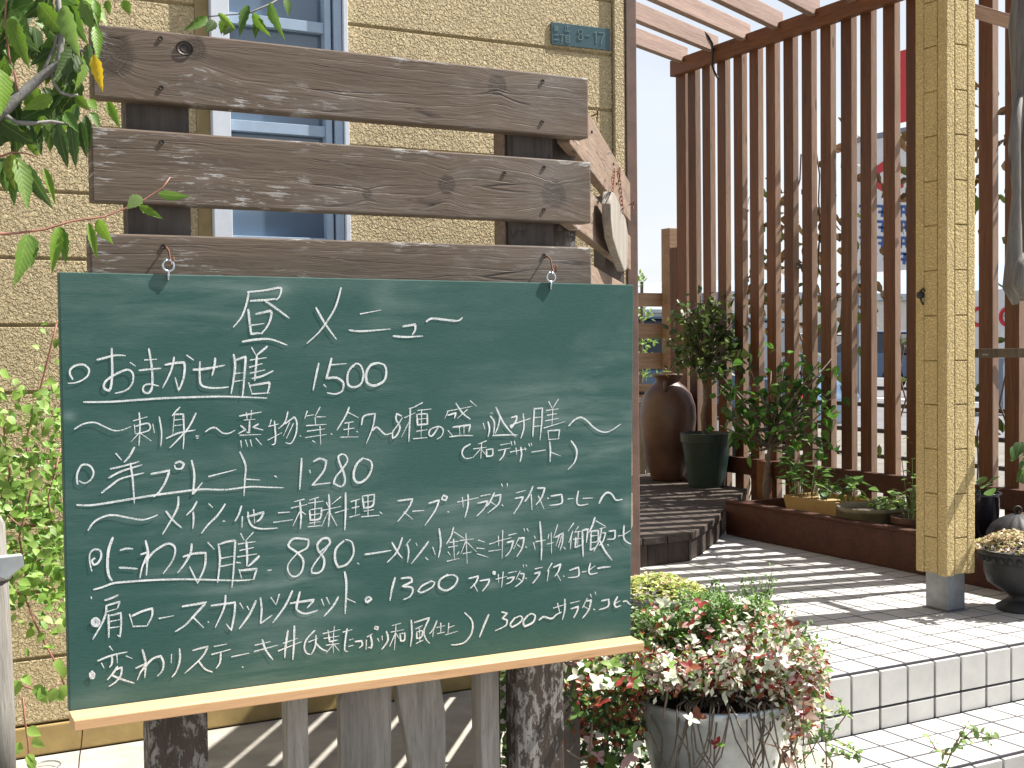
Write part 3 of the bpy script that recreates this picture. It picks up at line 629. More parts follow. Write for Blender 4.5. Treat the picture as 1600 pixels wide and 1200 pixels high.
rows.append(st(D_,"""345 560 318 640 312 740 322 800 342 830""",19)+st(D_,"""232 688 215 705 225 730 250 720 272 680 265 640 225 635 200 670 205 735 215 770;230 690 234 692;390 640 430 628 470 630;385 748 440 750 500 755;
550 580 565 650 560 720 555 795;520 665 570 650 530 740 515 812;545 720 600 650 680 600 725 610 735 650 715 710 660 785;785 680 850 660 925 655 920 740 875 845 825 740;838 600 830 660 790 730 750 780;940 590 978 632;
1005 600 1015 680 1010 760 1000 840;1015 600 1060 585 1110 578 1105 680 1098 790 1090 870;1020 690 1100 675;1020 740 1095 725;1145 535 1165 575;1222 528 1175 580;1130 600 1235 585;1140 640 1225 622;1125 680 1245 662;1180 585 1185 690 1182 735;1120 715 1145 718;1260 675 1220 715 1190 740;1135 760 1150 815;1145 765 1245 755 1225 820;1120 830 1230 820;1315 765 1335 762;
225 885 280 870 350 845 450 835 600 825 800 820 1000 825 1110 828 1200 825""",13)
+st(E_,"""500 655 560 622 568 572 480 565 445 600 450 620 500 655 535 700 530 760 500 798 465 800 440 765 445 720 500 655;640 650 700 600 695 565 660 565 625 600 630 640 665 690 660 750 630 780 590 780 590 750 630 690 690 620;790 580 740 630 735 700 755 745 810 725 850 660 840 590 800 572;875 720 885 725""",13)
+st(E_,"""920 665 990 655 1085 640;1155 560 1120 650 1060 715;1090 590 1125 650 1155 688;1205 570 1175 610;1185 600 1195 650 1187 715;1240 595 1248 610;1318 585 1270 650 1212 722;1300 685 1315 698""",10.5)
+st(C_,"""305 1020 320 1065;345 905 355 1000 340 1085;435 895 420 950 390 1000;440 925 500 965;410 990 465 982;405 1020 460 1010;435 970 440 1090;400 1050 415 1070;468 1050 455 1068;395 1107 470 1090;475 978 560 968;512 935 520 1120;510 985 480 1060;515 985 580 1050;495 1060 545 1050;
590 975 630 988;580 1025 630 1030;585 1062 650 1082;660 1000 695 990;655 1045 730 1035;700 985 795 960;742 915 738 1090;715 950 717 1010;780 945 830 932;770 990 810 980 790 1040 760 1078;845 960 810 1030;850 965 875 960 865 1020 830 1078;835 1005 860 1025;875 905 880 920;895 905 903 920;886 1018 892 1022;
940 950 946 965;935 990 945 1035;975 860 985 1000 983 1100;950 985 1010 975;1030 940 1025 970;1020 1000 1060 990;1045 930 1047 1060;1085 880 1060 960;1070 960 1120 930 1115 990 1100 1040;1095 950 1075 1010;1110 950 1090 1020;1125 1020 1135 1035;
1185 870 1150 920;1180 920 1155 990;1170 950 1165 1030;1215 890 1190 930;1195 925 1235 920;1215 925 1210 1010;1185 970 1230 965;1200 960 1195 1022 1235 1005;1240 915 1242 1000 1245 1080;1240 915 1275 905 1265 990;
1318 835 1300 890 1280 930;1325 855 1385 890;1295 920 1340 915 1335 980 1290 990;1295 950 1335 945;1295 920 1290 1040 1320 1020;1350 905 1385 895;1360 905 1345 980 1310 1045;1365 930 1385 930 1370 980 1345 1010;1340 960 1380 1040 1425 1100;1398 1004 1404 1008;
1405 920 1445 915 1440 965 1395 970;1465 950 1490 945;1500 885 1498 955 1515 985 1545 1000;1500 940 1540 915""",10))
import math as _m
rows.append(st(D_," ".join("%f %f"%(237+(6+24*k/26)*_m.cos(k*1.25),1090+(6+26*k/26)*_m.sin(k*1.25)) for k in range(27)),10)
+st(D_,"""210 932 212 942;295 952 345 935 380 918;305 985 390 960 375 1000;310 1022 370 1005;305 985 300 1040 270 1110 220 1195;318 1040 320 1110 320 1185;325 1048 395 1030 398 1100 390 1180 372 1168;325 1085 390 1072;325 1125 392 1115;
450 1040 470 1110;465 1050 530 1020 592 1002 590 1050 560 1110;470 1115 560 1112;635 1065 725 1048;780 990 930 965 860 1040 800 1105 735 1148;845 1055 912 1122;941 1086 946 1090;960 985 1110 965 1105 1040 1085 1140 1055 1100;1050 920 1040 1000 985 1122;
1140 970 1160 1003;1185 990 1197 1012;1240 955 1200 1040 1135 1130;1268 935 1275 1010 1268 1098 1340 1045;1335 935 1365 980;1385 915 1368 972;1468 892 1420 990 1345 1092""",13)
+st(E_,"""455 970 605 948 560 1000;515 900 495 980 500 1015 550 1035 625 1015;650 945 665 985;682 935 700 975;755 930 720 990 665 1052;795 775 805 860 797 1035;805 940 862 965;930 965 925 945 945 930 962 945 935 968 945 948 938 955""",13)
+st(F_,"""70 490 50 560 37 632;108 495 165 490 175 515 115 545 170 550 180 575 160 610 122 627;300 510 240 540 212 575 240 582 300 550 318 520 290 508;400 470 350 505 345 550 390 570 440 540 460 495 430 472 390 480""",12)
+st(F_,"""530 495 590 480 575 520 540 557;560 530 585 575;600 510 660 500 650 530 615 575;683 452 694 455 692 468 682 464 683 452;700 500 770 482;715 470 716 520;745 455 735 550;780 460 830 450;770 495 815 485 795 515 765 530;
850 450 825 500;850 465 875 465 865 510 820 548;840 495 860 510;870 412 873 425;888 410 893 422;886 493 891 497;945 435 990 425;940 465 975 455 965 480 930 525;1050 400 1020 450;1030 445 1020 510;1060 425 1105 405 1090 450 1065 485;1080 465 1105 510;1122 480 1127 483;
1160 445 1215 425 1215 480 1150 490;1240 455 1265 450;1290 400 1280 445 1290 468 1335 460;1277 447 1320 415;1335 432 1375 425 1415 422""",10))
rows.append(st(G_," ".join("%f %f"%(216+(2+18*k/24)*_m.cos(k*1.3),820+(2+27*k/24)*_m.sin(k*1.3)) for k in range(25)),10)
+st(G_,"""325 640 345 665;250 730 340 695 435 675;340 700 340 745 325 770;370 690 374 745;275 745 290 775;430 700 466 715;375 765 345 810 310 850;355 790 402 770 395 820 360 865 320 890;340 820 400 845 480 870;
530 660 550 740 545 835;490 775 560 745 520 800 498 850;530 790 590 720 645 700 662 740 655 790 625 825;712 690 710 745;762 655 765 720 745 790 715 832;845 665 940 640 900 710 795 808;880 730 920 780 968 800;980 640 1058 625;965 690 1080 658;1020 680 1015 740 990 778;1088 705 1195 682;
1235 632 1330 610;1230 672 1375 632;1280 598 1300 660 1345 722;1412 620 1500 590;1380 668 1525 610;1440 540 1425 640 1420 710;1480 512 1477 620 1470 722;1155 768 1161 772""",12)
+st(H_,"""448 540 400 590 382 640 395 680 420 690;410 612 465 590;455 570 450 640 425 690;455 620 490 655 525 670;500 560 605 535;530 540 535 570;570 515 565 560;505 590 600 575;535 570 540 610 590 600;565 560 565 600;520 632 600 622;560 610 565 680;560 630 520 680;570 630 600 668;
625 550 680 535;650 530 640 590 635 660 655 672;665 600 690 592;660 640 690 632;700 610 740 605 745 630 725 650;770 600 768 660;775 580 810 560;795 570 805 620 800 650 780 645;840 590 850 610;825 515 845 520 840 535 820 530 825 515;868 575 870 600;895 545 905 600 865 660;
985 495 930 510;925 550 1005 535;955 505 945 660;950 560 915 640;955 560 975 590;980 562 985 605 1008 600 1010 555 980 562;1050 475 1055 560 1045 642;1070 490 1165 460 1130 540 1140 590 1165 620;1080 530 1120 510;1085 550 1085 590 1115 580 1120 540 1085 550;1100 520 1105 612;1080 622 1125 600;
1210 480 1190 530 1165 560;1190 535 1185 580;1210 522 1260 510;1235 495 1235 552;1215 560 1260 550;1285 495 1280 555;1285 522 1320 510;1265 567 1340 545;1385 430 1430 480 1430 550 1390 610 1340 628 1300 630""",10)
+st(F_,"""655 720 625 790 597 862;735 705 770 712 740 745 770 755 760 790 695 822;820 740 790 780 800 800 845 775 865 745 850 730 815 745;900 725 870 765 880 795 930 770 945 730 920 715 890 735;970 755 995 735 1020 740 1050 745 1080 720 1110 705""",11)
+st(F_,"""1060 680 1140 655;1085 650 1100 715;1130 625 1130 690 1115 752;1165 650 1225 635;1170 685 1215 670 1205 705 1185 742;1270 620 1240 680;1265 637 1295 630 1280 690 1240 745;1250 670 1275 685;1290 595 1297 612;1320 580 1325 598;1312 688 1318 692;1360 635 1405 625 1400 670 1345 690;1460 610 1440 650 1450 675 1480 665;1447 650 1475 635;1495 640 1515 636 1530 652 1545 660""",10))
def smooth(pts, n=4):
    P = [Vector(p) for p in pts]
    if len(P) < 3: 
        return P
    o = []
    for i in range(len(P)-1):
        p0 = P[max(i-1,0)]; p1 = P[i]; p2 = P[i+1]; p3 = P[min(i+2,len(P)-1)]
        # keep sharp corners sharp
        if i > 0 and (p1-p0).length > .1 and (p2-p1).length > .1 and (p1-p0).normalized().dot((p2-p1).normalized()) < .15: p0 = p1
        if i < len(P)-2 and (p2-p1).length > .1 and (p3-p2).length > .1 and (p2-p1).normalized().dot((p3-p2).normalized()) < .15: p3 = p2
        for k in range(n):
            t = k/n; o.append(.5*((2*p1)+(p2-p0)*t+(2*p0-5*p1+4*p2-p3)*t*t+(3*p1-p0-3*p2+p3)*t*t*t))
    o.append(P[-1]); return o
rs = random.Random(3); cnt = 0
for row in rows:
    g = MB()
    for pts, wd in row:
        P = smooth(pts); n = len(P); dep = .0003+(cnt % 10)*.00008; cnt += 1
        base = wd*rs.uniform(.82,1.02); vs = []
        if n == 2 and (P[1]-P[0]).length < 1.2: P[1] = P[0]+Vector((1.4,.5)); 
        for i,p in enumerate(P):
            t = (P[min(i+1,n-1)]-P[max(i-1,0)])
            t = t.normalized() if t.length > 1e-6 else Vector((1,0))
            nn = Vector((-t.y, t.x)); f = i/(n-1)
            wv = base*(.78+.35*math.sin(f*3.0+.6)+rs.uniform(-.07,.07))/2
            if i == 0: p = p - t*wv*.5; wv *= .75
            if i == n-1: p = p + t*wv*.5; wv *= .6
            for sg in (-1,1):
                q = p+nn*wv*sg; vs.append(onY(q.x, q.y, 1.75-dep-.00001*i))
        g.add(vs, [(2*i, 2*i+2, 2*i+3, 2*i+1) for i in range(n-1)])
    tag(g.build('chalk_line', M['chalk'], cb), kind='stuff')

# ================================================================= PILLAR
pil = thing('porch_pillar', 'ochre stucco-clad square pillar on a short grey steel base at the porch edge', 'pillar', (3.08, 2.85, Z0))
px0, py0 = 3.005, 2.768; pw = .126
kz = Z0+.003
cbox('steel_base', (3.043,2.800,kz),(3.123,2.890,-.72), M['steel'], pil, .004)
cbox('base_plate', (3.035,2.792,Z0+.001),(3.131,2.898,Z0+.0028), M['steel'], pil, .0005)
pz = [onY(1500, y, 2.80).z for y in (-60,5,75,145,214,284,353,423,493,563,631,700,769,837,880)]
zt_, zb_ = 1.45, -.733
g = MB(); g.box((px0+.006,py0+.006,zb_),(px0+pw-.006,py0+pw-.006,zt_)); g.build('core', M['stucco_pillar'], pil)
zs = [zt_]+[z for z in pz if z > zb_+.03]; zs = sorted(zs, reverse=True); zs.append(zb_)
for i in range(len(zs)-1):
    za, zb2 = zs[i]-.002, zs[i+1]+.002
    for face in ('front','left'):
        g = MB(); e = .006; m0, m1 = .036, .092
        if face == 'front': g.prism([Vector((px0+m0+.002,py0,za)),Vector((px0+m0+.002,py0,zb2)),Vector((px0+m1-.002,py0,zb2)),Vector((px0+m1-.002,py0,za))], (0,.0062,0))
        else: g.prism([Vector((px0,py0+m0+.002,za)),Vector((px0,py0+m0+.002,zb2)),Vector((px0,py0+m1-.002,zb2)),Vector((px0,py0+m1-.002,za))], (.0062,0,0))
        g.build('siding_block', M['stucco_pillar'], pil, bevel=.0016)
def strip(a, b_): cbox('corner_strip', a, b_, M['stucco_pillar'], pil, .004)
strip((px0,py0,zb_-.004),(px0+.036,py0+.036,zt_)); strip((px0+.092,py0-.001,zb_-.002),(px0+pw,py0+.036,zt_)); strip((px0-.001,py0+.092,zb_-.002),(px0+.036,py0+pw,zt_))
# small black clip on the pillar's shaded side
cl = onX(1438,461,px0-.008)
g = MB(); g.lathe([(.0001,-.012),(.010,-.009),(.013,0),(.010,.009),(.0001,.012)], cl, 10, 1, 1); g.tube([cl+Vector((0,0,.012)), cl+Vector((.0,-.01,.02)), cl+Vector((.01,-.012,.012))], .003)
g.tube([cl+Vector((0,0,-.01)), cl+Vector((-.004,-.01,-.022)), cl+Vector((.008,-.004,-.03))], .003); g.build('cable_clip', M['cable'], pil, smooth=True)

# ================================================================= SLAT FENCE
XF = 4.1; k_ = XF/3.8
fen = thing('slat_fence', 'tall red-brown stained fence of upright slats along the porch side', 'fence', (XF, 4.4, Z0))
topz, lowz = 1.585, -.590
def sunlit_edges(me):        # narrow edges on both sides paler than the stained faces, sunlight put into colour
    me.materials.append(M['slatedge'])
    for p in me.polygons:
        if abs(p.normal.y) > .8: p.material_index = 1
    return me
slat_me = sunlit_edges(boxmesh('slat', .036, .070, 2.40, .002, M['slat']))
near = [4.519,4.394,4.275,4.149,4.024,3.908,3.777,3.652]
ys = [(y+.032)*k_ for y in near]; pit = .1338
allys = []
y = ys[0]
allys += ys
yy = ys[0]
while yy + pit < 5.60: yy += pit; allys.append(yy)
yy = ys[-1]
while yy - pit > 3.15: yy -= pit; allys.append(yy)
for y in allys:
    link('slat', slat_me, fen, None, (XF+.0185+random.uniform(-.0015,.0015), y+random.uniform(-.004,.004), .33+random.uniform(-.004,.004)), (random.uniform(-.002,.002), 0, random.uniform(-.02,.02)))
beam('top_rail', (XF-.022,3.1,topz-.045), (XF-.022,5.72,topz-.045), .038, .088, M['rail'], fen, .003)
beam('bottom_rail', (XF-.022,3.1,lowz-.045), (XF-.022,5.62,lowz-.045), .040, .085, M['slat'], fen, .003) if False else cbox('bottom_rail', (XF-.042,3.1,lowz-.085),(XF-.002,5.62,lowz), M['planter'], fen, .003)
sunlit_edges(cbox('post', (XF-.002,5.632,Z0),(XF+.088,5.72,topz-.005), M['slat'], fen, .003).data)  # post faces along the fence line also coloured as sunlit
cbox('post', (XF+.005,5.73,Z0),(XF+.035,5.80,.55), M['slat'], fen, .003)
cbox('post', (XF+.036,3.02,-1.2),(XF+.11,3.10,topz-.002), M['slat'], fen, .003)
cbox('post', (XF-.085,4.86,Z0),(XF-.045,4.93,lowz+.002), M['rail'], fen, .003)
sm = MB(); sm.lathe([(.0001,-.001),(.003,-.001),(.003,0),(.0001,.0012)], seg=8); sme = sm.mesh('screw'); sme.materials.append(M['screw'])
for y in allys[:18]:
    link('screw', sme, fen, None, (XF-.0415,y,topz-.03), (0,math.radians(-90),0)); link('screw', sme, fen, None, (XF-.0415,y,topz-.062), (0,math.radians(-90),0))

# ================================================================= PERGOLA
pg_ = thing('pergola', 'open overhead pergola of pale brown rafters resting on the slat fence', 'pergola', (3.0, 4.6, Z0))
rd = Vector((.901,.434,0)).normalized()
for (x,y_) in ((1070,82),(1117.6,60.7),(1167.5,39),(1218,16.3),(1275.5,-8)):
    e = onX(x, y_, XF); e.z = 1.642; h_ = .088
    e.z = 1.642-.044
    beam('rafter', e-rd*2.35, e, .038, h_, M['rafter'], pg_, .003)
for k in range(1,6):
    e = onX(1275.5,-8,XF); e.z = 1.598; e = e + Vector((0,-.27*k,0)); beam('rafter', e-rd*1.9, e, .038, .088, M['rafter'], pg_, .003) if e.y > 3.6 else None
e2 = onX(1117.6,60.7,XF); 
def Pt(x,y): return onX(x,y,XF-.055)
g = MB(); q = onX(1100,48,XF-.3)
cpts = [onX(1092,50,XF-.16), onX(1099,48,XF-.14), onX(1107,57,XF-.10), onX(1113,68,XF-.06), onX(1114,78,XF-.055), onX(1113,92,XF-.055), onX(1113,103,XF-.055), onX(1116,112,XF-.05), onX(1119,118,XF-.045), onX(1123,123,XF-.045)]
g.tube(cpts, .006, 6); tag(g.build('cable', M['cable'], smooth=True), 'black cable looped over a rafter and the fence top rail', 'cable')

# ================================================================= POST, CROSS RAILS AND DRIFTWOOD RIGHT OF THE PILLAR
tr = thing('gate_frame', 'brown timber frame with two thin cross rails just behind the ochre pillar', 'frame', (3.2, 3.0, Z0))
a = onY(1500,300,3.02).x; b_ = onY(1521,300,3.02).x
cbox('board', (a,3.02,onY(1510,668,3.02).z),(b_+.004,3.045,1.5), M['rafter'], tr, .002)
cbox('post', (a,3.046,Z0),(b_-.022,3.08,1.45), M['slat'], tr, .003)
r1 = onY(1524,552,3.01); r2 = onD(1640,551,r1.dot(CF)*.93); beam('cross_rail', r1, r2, .020, .031, M['postwood'], tr)
r1 = onY(1522,17,3.01); r2 = onD(1640,53,r1.dot(CF)*.96); beam('cross_rail', r1, r2, .03, .045, M['rafter'], tr)
dr = thing('driftwood_post', 'gnarled grey driftwood trunk hanging at the right edge beyond the pillar', 'driftwood', tuple(onD(1604,300,2.75)))
g = MB(); dp = [(1612,-40,20),(1604,40,22),(1606,120,20),(1604,200,17),(1600,260,16),(1604,310,17),(1604,360,15),(1600,410,20),(1596,445,21),(1598,470,8)]
g.tube([onD(x,y,2.75) for x,y,r in dp], [r*2.75/1932*1.25 for x,y,r in dp], 10)
g.tube([onD(x,y,2.72) for x,y in ((1592,150),(1585,230),(1588,300),(1585,380),(1582,450),(1586,476))], [.012,.014,.010,.016,.022,.006], 9)
g.build('trunk', M['drift'], dr, smooth=True)
g = MB(); g.tube([onD(x,y,2.66) for x,y in ((1600,395),(1597,420),(1594,445),(1597,466))], [.004,.020,.022,.006], 9); g.build('burl', M['drift'], dr, smooth=True)

# ================================================================= PLANTER BOX, DECK
pbx = thing('planter_box', 'low dark red-brown timber planter box along the foot of the slat fence', 'planter box', (3.6, 3.9, Z0))
def PL2(y): return 3.44+.0*(y)
cbox('front_board', (3.455,2.62,Z0+.001),(3.49,4.46,-.712), M['planter'], pbx, .003)
cbox('cap_board', (3.447,2.62,-.7115),(3.497,4.46,-.700), M['planter'], pbx, .003)
cbox('back_board', (XF-.10,2.62,Z0+.001),(XF-.088,4.46,-.71), M['planter'], pbx)
cbox('end_board', (3.4905,2.62,Z0+.001),(XF-.1005,2.65,-.712), M['planter'], pbx); cbox('end_board', (3.4905,4.43,Z0+.001),(XF-.1005,4.4595,-.712), M['planter'], pbx)
cbox('soil', (3.4905,2.651,Z0+.001),(XF-.101,4.429,-.80), M['soil'], pbx, .004)

dk = thing('round_deck', 'dark timber deck with a curved front edge standing on the white tiles', 'deck', (3.0, 4.6, Z0))
DZ = -.745
edge = [(1.96,4.06),(2.3,3.985),(2.70,3.96),(2.90,3.972),(3.02,4.06),(3.12,4.15),(3.32,4.33),(3.45,4.47),(3.60,4.62),(3.9,4.90),(4.05,5.05)]
def ey(x):
    for (a,b_),(c,d) in zip(edge[:-1], edge[1:]):
        if a <= x <= c: return b_+(d-b_)*(x-a)/(c-a)
    return edge[-1][1]
x = 1.965; bw = .118
while x < 4.04:
    x1 = min(x+bw-.006, 4.05); g = MB(); c = Vector(((x+x1)/2, 5.3, DZ-.014)); y1 = 6.6
    poly = [Vector((x,ey(x),DZ)),Vector(((x+x1)/2,ey((x+x1)/2)-.003,DZ)),Vector((x1,ey(x1),DZ)),Vector((x1,y1,DZ)),Vector((x,y1,DZ))]
    poly = [Vector((p.y-c.y, -(p.x-c.x), p.z-c.z)) for p in poly]       # local X along the board
    g.prism(poly, (0,0,-.028)); link('deck_board', g.mesh('deck_board', bevel=.003), dk, M['decktop'], c, (0,0,math.radians(90))); x += bw
rr = random.Random(5)
for (a,b_) in zip(edge[:-1], edge[1:]):
    p = Vector((a[0],a[1]+.018,0)); q = Vector((b_[0],b_[1]+.018,0))
    n = max(1, round((q-p).length/.105))
    for k in range(n):
        u0 = p+(q-p)*(k/n); u1 = p+(q-p)*((k+1)/n-.02/n); 
        beam('skirt_board', u0+Vector((0,0,(DZ-.0285+Z0)/2)), u1+Vector((0,0,(DZ-.0285+Z0)/2)), .014, (DZ-.0285-Z0-.002), M['skirt'], dk, .001)
g = MB(); g.box((1.96,4.7,-1.2),(4.4,7.2,Z0-.02)); tag(g.build('deck_ground', M['concrete']), kind='structure')
# ================================================================= LEAVES
def leafmesh(name, wr=.36, n=7, fold=.25, droop=.18, serr=.0, blunt=False, heart=False):
    vs = []; fs = []
    for i in range(n+1):
        t = i/n
        if blunt: wv = math.sin(math.pi*min(1,t*1.0)**.8)**.7
        else: wv = math.sin(math.pi*t**.75)**1.0*(1-.35*t)*1.18
        wv = max(0, wv)*wr/2*2*.5
        w0_ = wv
        if serr and 0 < i < n: wv *= 1+serr*(1 if i%2 else -1)
        z = -droop*t*t
        vs += [(-wv, t, z+fold*w0_), (0, t, z), (wv, t, z+fold*w0_)]
    for i in range(n):
        a = 3*i; fs += [(a,a+1,a+4,a+3),(a+1,a+2,a+5,a+4)]
    me = bpy.data.meshes.new(name); me.from_pydata(vs, [], fs); me.polygons.foreach_set('use_smooth', [True]*len(fs)); me.update(); return me
def frame(dirv, nrm):
    y = Vector(dirv).normalized(); z = Vector(nrm); z = (z - y*z.dot(y))
    z = z.normalized() if z.length > 1e-4 else y.orthogonal().normalized()
    x = y.cross(z); m_ = Matrix.Identity(4)
    for i in range(3): m_[i][0] = x[i]; m_[i][1] = y[i]; m_[i][2] = z[i]
    return m_
def putleaf(me, base, d, nrm, length, parent, color, wsc=1, name='leaf'):
    o = bpy.data.objects.new(name, me); COL.objects.link(o); o.parent = parent
    m_ = frame(d, nrm); s_ = Matrix.Diagonal((length*wsc, length, length, 1))
    o.matrix_basis = Matrix.Translation(Vector(base)-Vector(parent.location)) @ m_ @ s_
    o.color = tuple(color)+(1,); return o
def jit(c, v=.2, r=random):
    k = 1+r.uniform(-v, v); return tuple(min(1, max(0, x*k*(1+r.uniform(-v*.3, v*.3)))) for x in c)
def rv(r=random):
    while True:
        v = Vector((r.uniform(-1,1), r.uniform(-1,1), r.uniform(-1,1)))
        if .05 < v.length < 1: return v.normalized()
def addleaf(mb, base, d, nrm, L_, w_, col, n=3):
    m_ = frame(d, nrm); vs = []; prof = [(.0,.05),(.3,.9),(.62,.85),(1,.04)] if n == 3 else [(0,.1),(.5,1),(1,.1)]
    for t,ww in prof:
        for sx in (-1,0,1): vs.append(Vector(base) + (m_.to_3x3() @ Vector((sx*ww*w_/2, t*L_, -.15*t*t*L_+(abs(sx)*ww*w_*.12)))))
    k = len(prof); mb.cc = col
    mb.add(vs, [f for i in range(k-1) for f in ((3*i,3*i+1,3*i+4,3*i+3),(3*i+1,3*i+2,3*i+5,3*i+4))])
LM = {}
def lm(key, mat='leaf', **k):
    me = leafmesh('leaf', **k); me.materials.append(M[mat]); LM[key] = me; return me
lm('cherry', wr=.42, n=11, fold=.35, droop=.12, serr=.10); lm('small', 'leafs', wr=.60, n=4, fold=.2, droop=.12, blunt=True); lm('ovate', wr=.62, n=7, fold=.22, droop=.2)
lm('round', 'leafs', wr=.95, n=6, fold=.1, droop=.05, blunt=True); lm('long', wr=.22, n=7, fold=.2, droop=.35)
UP = Vector((0,0,1)); TOC = lambda p: (-Vector(p)).normalized()

# ---- cherry branch, upper left
ct = thing('cherry_tree', 'cherry tree branch with drooping serrated green leaves at the upper left', 'tree', tuple(onY(0,200,1.62)))
r4 = random.Random(11)
br = MB()
def bt(pts, r0, r1, Y=1.60, mat='bark', nm='branch'):
    g = MB(); n = len(pts); g.tube([onY(p[0], p[1], Y if len(p)<3 else p[2]) for p in pts], [r0+(r1-r0)*i/(n-1) for i in range(n)], 7); return g.build(nm, M[mat], ct, smooth=True)
bt([(-30,200),(8,172),(35,146),(62,122),(80,108),(93,96),(96,60),(92,20),(88,-40)], .0075, .0032)
bt([(62,122),(74,98),(84,76),(90,52),(92,30)], .0026, .0016)
bt([(80,112),(84,130),(95,145),(112,150),(122,148)], .0024, .0014)
bt([(-20,165),(8,180),(25,192),(55,193),(80,190),(120,196)], .0045, .0016)
bt([(100,78),(118,79),(132,80),(140,76)], .0028, .0014)
bt([(26,145),(24,120),(14,88),(8,40),(10,-20)], .0016, .001, mat='redstem', nm='twig')
bt([(-30,186,1.55),(0,185,1.55),(26,184,1.56),(70,178,1.57),(112,166,1.58),(163,158,1.58),(198,145,1.58),(220,134,1.58)], .0001, .0001) if False else None
T0 = [(0,795),(110,790),(300,765),(480,710),(700,680),(850,620),(950,575),(1090,485),(1140,415)]
bt([(x/4.285, 180+y/4.285) for x,y in [(-120,800)]+T0], .0018, .0007, 1.58, 'redstem', 'twig')
bt([(0,245),(20,238),(42,240),(60,246)], .0014, .0007, 1.60, 'redstem', 'twig')
bt([(500,-20,2.05),(450,-10,2.03),(425,5,2.0),(395,18,2.0),(370,22,2.0),(325,26,2.0)], .0022, .0010, 2.0)
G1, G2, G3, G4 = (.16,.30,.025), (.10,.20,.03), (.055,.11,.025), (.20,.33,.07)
lv = [ # base, tip, width px, colour, Y
(15,27,44,105,20,G1,1.58),(60,4,105,62,22,G1,1.60),(99,8,120,89,23,G4,1.58),(128,0,145,45,17,G4,1.60),(148,0,154,40,11,G1,1.6),(148,41,155,92,14,G1,1.59),(137,68,142,115,13,(.13,.22,.09),1.6),
(147,85,159,142,14,(.80,.50,.02),1.585),(6,66,22,108,14,G2,1.61),(82,77,47,100,15,G3,1.62),(110,80,104,135,28,G3,1.61),(132,87,122,140,15,G1,1.62),(0,108,6,178,26,G1,1.57),(82,152,37,171,17,G1,1.6),
(78,165,16,192,18,G3,1.61),(168,158,187,200,11,G1,1.64),(143,175,155,198,11,G2,1.64),(138,155,152,172,16,G1,1.64),(168,0,170,22,10,G1,1.63),(192,0,203,22,12,G1,1.63),
(324,27,290,47,12,G2,2.0),(341,20,368,46,8,(.25,.42,.05),2.0),(388,8,373,54,12,G2,2.0),(395,20,420,57,12,G1,2.0),(402,32,398,59,9,G2,2.01),(422,3,441,62,13,G2,1.99),(420,12,432,45,10,G1,2.0),(446,-4,452,25,11,G2,2.0),(335,32,322,50,14,G3,2.02),(362,34,350,54,15,G3,2.02),(352,30,345,52,12,G1,2.01),
(77,190,79,236,18,G2,1.61),(89,192,105,262,17,G3,1.60),(110,192,119,262,15,G3,1.6),(126,190,134,245,15,G3,1.61),(100,215,104,240,9,G1,1.62),(60,190,57,210,10,G1,1.6),(133,180,140,235,12,G3,1.62),
(18,240,20,294,20,(.22,.30,.03),1.585),(26,246,47,325,23,G4,1.58),(16,248,22,320,17,G2,1.6),(5,246,9,300,22,G2,1.6),(40,257,77,325,21,G3,1.59),(68,262,88,318,10,G1,1.585),(24,240,34,250,9,G2,1.6),(-6,244,2,276,14,G2,1.6),
(42,366,27,446,22,(.14,.26,.04),1.575),(44,366,50,418,20,(.11,.22,.03),1.59),(93,354,81,425,15,G1,1.575),(94,354,103,411,15,(.12,.24,.035),1.585),(138,348,152,404,10,G1,1.575),(152,343,173,381,17,G1,1.58),
(221,307,198,325,17,(.20,.30,.10),1.575),(247,302,296,309,13,G2,1.575),(217,322,254,341,10,G1,1.58),
(105,130,78,150,14,G2,1.61),(90,100,70,130,14,G1,1.615),(96,120,108,150,14,(.2,.3,.12),1.62),(70,0,40,30,22,G3,1.62),(30,0,5,30,22,G3,1.62),(60,60,44,88,14,G3,1.63),(118,150,140,172,12,G1,1.62),(88,150,96,176,15,G3,1.62),(110,60,125,98,14,G3,1.63),
]
for (bx,by,tx,ty,wp,c,Y) in lv:
    b_ = onY(bx,by,Y); e = onY(tx,ty,Y-.012+r4.uniform(-.01,.01)); d = e-b_; L_ = d.length
    cd = b_.dot(CF); wpx = wp*cd/FPX
    nrm_ = (-b_.normalized()+rv(r4)*.55)
    putleaf(LM['cherry'], b_, d, nrm_, L_*1.02, ct, jit(c,.15,r4), min(1.3, wpx/(L_*.42))*1.25)
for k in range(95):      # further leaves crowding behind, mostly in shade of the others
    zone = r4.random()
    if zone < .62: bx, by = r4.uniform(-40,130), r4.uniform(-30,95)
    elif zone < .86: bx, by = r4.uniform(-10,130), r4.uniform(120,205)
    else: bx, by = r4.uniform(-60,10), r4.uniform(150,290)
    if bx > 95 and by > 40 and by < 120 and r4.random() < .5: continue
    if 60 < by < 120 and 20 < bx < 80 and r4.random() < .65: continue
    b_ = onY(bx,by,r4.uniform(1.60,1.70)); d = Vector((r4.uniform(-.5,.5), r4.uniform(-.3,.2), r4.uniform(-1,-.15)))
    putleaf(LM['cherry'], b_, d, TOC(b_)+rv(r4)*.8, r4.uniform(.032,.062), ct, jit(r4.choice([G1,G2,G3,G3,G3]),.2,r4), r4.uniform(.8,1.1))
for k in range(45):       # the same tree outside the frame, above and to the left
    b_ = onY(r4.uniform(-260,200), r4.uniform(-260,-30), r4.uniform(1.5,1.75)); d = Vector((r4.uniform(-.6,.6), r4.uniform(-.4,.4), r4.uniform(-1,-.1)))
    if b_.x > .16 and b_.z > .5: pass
    putleaf(LM['cherry'], b_, d, TOC(b_)+rv(r4), r4.uniform(.035,.06), ct, jit(r4.choice([G1,G2,G3]),.2,r4))

